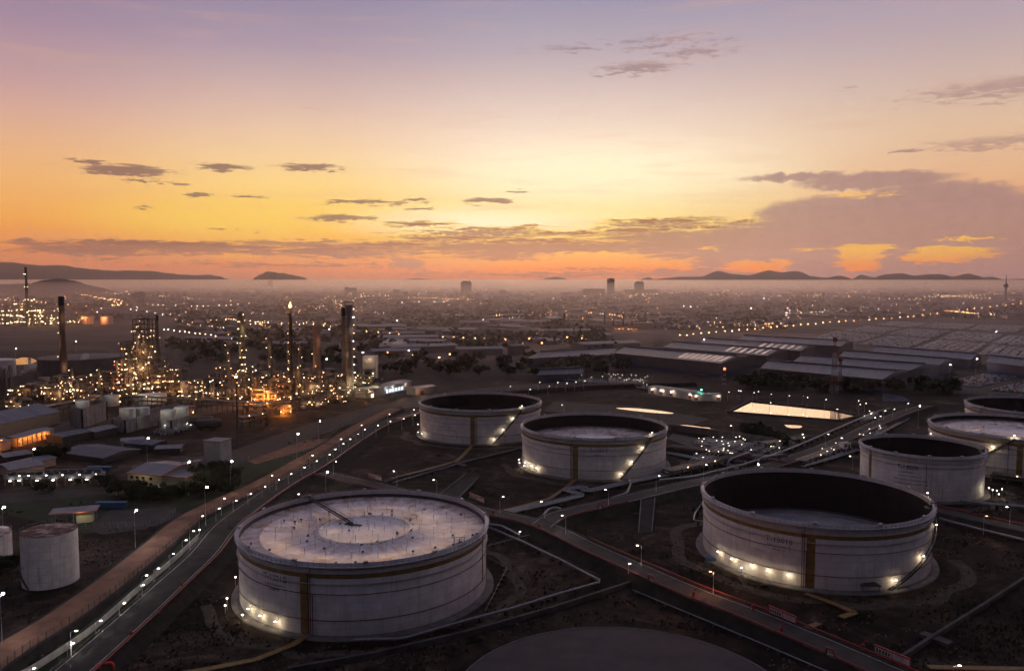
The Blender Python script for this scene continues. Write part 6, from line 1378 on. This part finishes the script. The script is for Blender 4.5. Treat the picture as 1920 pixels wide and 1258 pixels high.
def line(poly, n, c, label, group, jit=1.0, sc=1):
    ps = [Vector(p) for p in poly]; L_ = [(b-a).length for a, b in zip(ps[:-1], ps[1:])]; T_ = sum(L_)
    for k in range(n):
        s = T_*(k+.5)/n
        for (a, b, l) in zip(ps[:-1], ps[1:], L_):
            if s <= l: p = a+(b-a)*(s/l); break
            s -= l
        flamp(p.x+rd.uniform(-2,2)*jit, p.y+rd.uniform(-.7,.7)*jit, c if rd.random() < .85 else 'w', label, group, sc)
line([(1266,629.5),(1350,622),(1440,614),(1560,604),(1700,594),(1840,577),(1920,568)], 46, 'o', 'orange lamp along the motorway that crosses the right plain', 'motorway lamps on the right')
line([(100,543),(118,546),(150,551),(185,558),(210,564),(222,571)], 34, 'o', 'orange lamp along the winding road behind the far plant', 'lamps on the left winding road', 1.6)
line([(205,560),(226,563),(224,572),(208,572)], 14, 'o', 'orange lamp around the bright junction behind the far plant', 'lamps of the left junction', 1.5)
line([(235,578),(262,583),(300,588),(360,592)], 8, 'c', 'cold lamp in the row behind the lattice tower', 'cold lamps behind the lattice tower', 2, .8)
line([(300,617),(350,622),(400,628),(440,636)], 14, 'w', 'pale lamp along the road between the two refinery halves', 'lamps behind the refinery gap', 1.5)
line([(372,598),(420,600),(480,603),(540,606),(600,610),(660,616)], 30, 'w', 'bright lamp in the row behind the flare stack', 'bright lamps behind the flare', 2.4, .9)
line([(600,604),(676,620),(750,627),(860,633),(960,638)], 18, 'o', 'orange lamp along the road behind the tallest tower', 'orange lamps of the middle plain')
for (x, y) in [(726,661),(773,666),(823,670),(843,664),(872,674),(1058,690),(980,644),(1016,643),(1063,632),(1090,634),(1144,641),(992,635)]: flamp(x, y, 'o', 'lone orange lamp in the dark middle ground', 'lone orange lamps', 1.7)
for (x, y) in [(814,566),(753,567),(785,566),(832,566),(744,601),(832,620),(617,617),(680,661),(766,657),(612,673),(1408,578),(1432,560),(1462,555),(1281,574),(1294,575),(1320,637)]: flamp(x, y, 'c', 'lone cold bright lamp on the dark plain', 'lone cold lamps', 1.6)
line([(1210,532),(1440,531),(1700,529),(1800,528)], 26, 'o', 'tiny orange lamp on the misty horizon under the mountains', 'horizon lamps', 1, .8)
line([(1730,556),(1800,555),(1905,549)], 24, 'w', 'pale lamp in the row left of the needle tower', 'lamps by the needle tower', 1)
line([(280,571),(340,574),(420,573),(470,568)], 18, 'w', 'pale lamp along the flooded fields at the left', 'lamps of the left fields', 1)
rd = random.Random(5)
STREETS = [[Vector((rd.uniform(-50,1950), rd.uniform(545,612))), None] for _ in range(34)]
for q in STREETS: q[1] = q[0]+Vector((rd.uniform(60,260)*rd.choice((-1,1)), rd.uniform(-12,14)))
for key, n_, nm, lab in (('o', 1150, 'distant_orange_lights', 'hundreds of tiny orange lights of the distant town'), ('w', 460, 'distant_white_lights', 'hundreds of tiny warm white lights of the distant town'), ('c', 130, 'distant_cold_lights', 'scattered tiny cold lights of the distant town')):
    mb = MB(); k = 0
    while k < n_:
        px = rd.uniform(-20,1940); py = 534+rd.random()**1.35*115
        u = rd.random()
        if u < .45: a_, b_ = rd.choice(STREETS[:17] if key == 'o' else STREETS); v_ = a_+(b_-a_)*(round(rd.random()*22)/22); px, py = v_.x, v_.y+rd.gauss(0,.4)
        elif u < .8: c_ = rd.choice(STREETS)[0]; px, py = c_.x+rd.gauss(0,34), c_.y+rd.gauss(0,4)
        if py < 534 or not free(px, py) or py > 650: continue
        g = G(px, py, 7); s = .30*max(.8, min(g.y, 7000)/1500)*rd.choice((.7,.9,1,1,1.5)); mb.lathe([(.01,g.z-s),(s,g.z),(.01,g.z+s)], 5, g.x, g.y, smooth=False); k += 1
    o = mb.build(nm, fl_[key].materials[1]); tag(o, lab, 'town lights', kind='stuff')
# ---------------------------------------------------------------- trees
m_leaf = [mat('leaf_a', (.018,.026,.012), .9, (.04,.05,.022), .5), mat('leaf_b', (.028,.034,.016), .9, (.05,.055,.028), .5)]
m_bark = mat('bark', (.05,.035,.028), .95)
def crown(seed, n, h=8, r=4.2, s=.55):
    rd = random.Random(seed); mb = MB(); cl_ = [(rd.gauss(0,r*.42), rd.gauss(0,r*.42), h*.62+rd.gauss(0,h*.14), rd.uniform(.9,1.9)) for _ in range(15)]
    for k in range(n):
        c = rd.choice(cl_); d = Vector((rd.gauss(0,1), rd.gauss(0,1), rd.gauss(0,.75))).normalized()*c[3]*rd.uniform(.55,1.05); p = Vector(c[:3])+d
        u = Vector((rd.uniform(-1,1), rd.uniform(-1,1), rd.uniform(-1,1))).normalized(); v = u.orthogonal().normalized(); q = s*rd.uniform(.6,1.3); mb.add([p-u*q, p+v*q*.6, p+u*q, p-v*q*.6], [(0,1,2,3)])
    return mb.mesh('crown', m_leaf[seed % 2])
def trunkm(seed, h=8):
    rd = random.Random(seed); mb = MB(); mb.tube([(0,0,0),(.1,0,h*.3),(0,.1,h*.6)], [.28,.2,.1], 7)
    for k in range(5): a = rd.uniform(0,6.28); mb.tube([(0,0,h*(.28+.05*k)),(1.2*cos(a),1.2*sin(a),h*(.45+.05*k)),(2.2*cos(a),2.2*sin(a),h*(.6+.05*k))], [.12,.08,.03], 5)
    return mb.mesh('trunk', m_bark)
CR = [crown(k, 1500) for k in range(4)]; CRs = [crown(10+k, 260, s=1.05) for k in range(3)]; TR = [trunkm(k) for k in range(3)]
def tree(px, py, sc, label, group, seed, small=False, z=0):
    g = G(px, py, z); t = empty('tree', g, seed*1.3); tag(t, label, 'tree', group); t.scale = (sc*1.15, sc*1.15, sc)
    link((CRs if small else CR)[seed % 3], 'crown', t); link(TR[seed % 3], 'trunk', t)
rd = random.Random(8)
for i, (x, y, s) in enumerate([(222,928,.9),(234,932,1.0),(247,935,1.05),(262,930,.9),(275,938,.9),(288,932,.8),(310,935,.8),(322,936,.9),(336,932,.8)]): tree(x, y, s, 'dark bushy tree in the row in front of the cream building', 'trees in front of the cream building', i)
for i, (x, y, s) in enumerate([(372,905,1.1),(384,915,1.1),(396,922,1.0),(405,900,1.2),(415,908,1.2),(425,925,1.0),(432,905,1.0),(350,925,.8),(376,932,.9)]): tree(x, y, s, 'dark tree in the clump beside the dirt track and the small vessels', 'trees beside the small vessels', i)
tree(418, 893, 1.0, 'tree lit yellow by the lamp beside it', None, 3); light(tuple(G(420,884)+Vector((0,0,9))), 900, (1,.85,.35))
for i, (x, y, s) in enumerate([(80,922,.7),(92,924,.6),(196,915,.8),(208,914,.7),(10,1072,.8),(22,1068,.7),(150,905,.6),(86,865,1.1),(96,866,1.2),(106,864,1.1)]): tree(x, y, s, 'small dark tree near the cooling units and the left edge', 'small trees at the left', i)
for i in range(60): x = rd.uniform(1385,1790); tree(x, 716+rd.uniform(0,14)+max(0,(x-1400)*.035), rd.uniform(1,1.7), 'dark tree in the thicket between the sheds and the settling pond', 'trees between sheds and pond', i, True)
for i in range(34): x = rd.uniform(1390,1475); tree(x, 806+(x-1390)*.25+rd.uniform(-6,10), rd.uniform(.4,.8), 'low dark bush in the thicket above the pipe manifold', 'bushes above the manifold', i, True)
for i in range(60): tree(rd.uniform(700,1180), rd.uniform(672,708), rd.uniform(1.1,1.9), 'dark tree in the wood behind the open tanks', 'trees behind the open tanks', i, True)
for i in range(46): tree(rd.uniform(310,700), rd.uniform(640,690), rd.uniform(1.2,2.2), 'dark tree in the wood behind the refinery', 'trees behind the refinery', i, True)
mb = MB(); rd = random.Random(9)
for k in range(5200):
    px = rd.uniform(-40,1960); py = 541+rd.random()**1.2*120; w = (sin(px*.013+py*.11)+sin(px*.031-py*.07)+rd.random())
    if w < .35 or not free(px, py): continue
    g = G(px, py); s = rd.uniform(5,10)*(1+g.y/6000)
    for q in range(5):
        c = Vector((g.x+rd.uniform(-s,s)*1.4, g.y+rd.uniform(-s,s), rd.uniform(.3,1.0)*min(s,11))); u = Vector((rd.uniform(-1,1), rd.uniform(-.4,.4), rd.uniform(-.5,.5))).normalized()*s*.5; v = Vector((rd.uniform(-.3,.3), rd.uniform(-.6,.2), 1)).normalized()*s*.38
        mb.add([c-u, c-v*.6-u*.3, c+u, c+v, c-u*.5+v*.7], [(0,1,2,3,4)])
o = mb.build('far_woodland', m_leaf[0]); tag(o, 'scattered woods and hedges of the distant plain', 'woodland', kind='stuff')
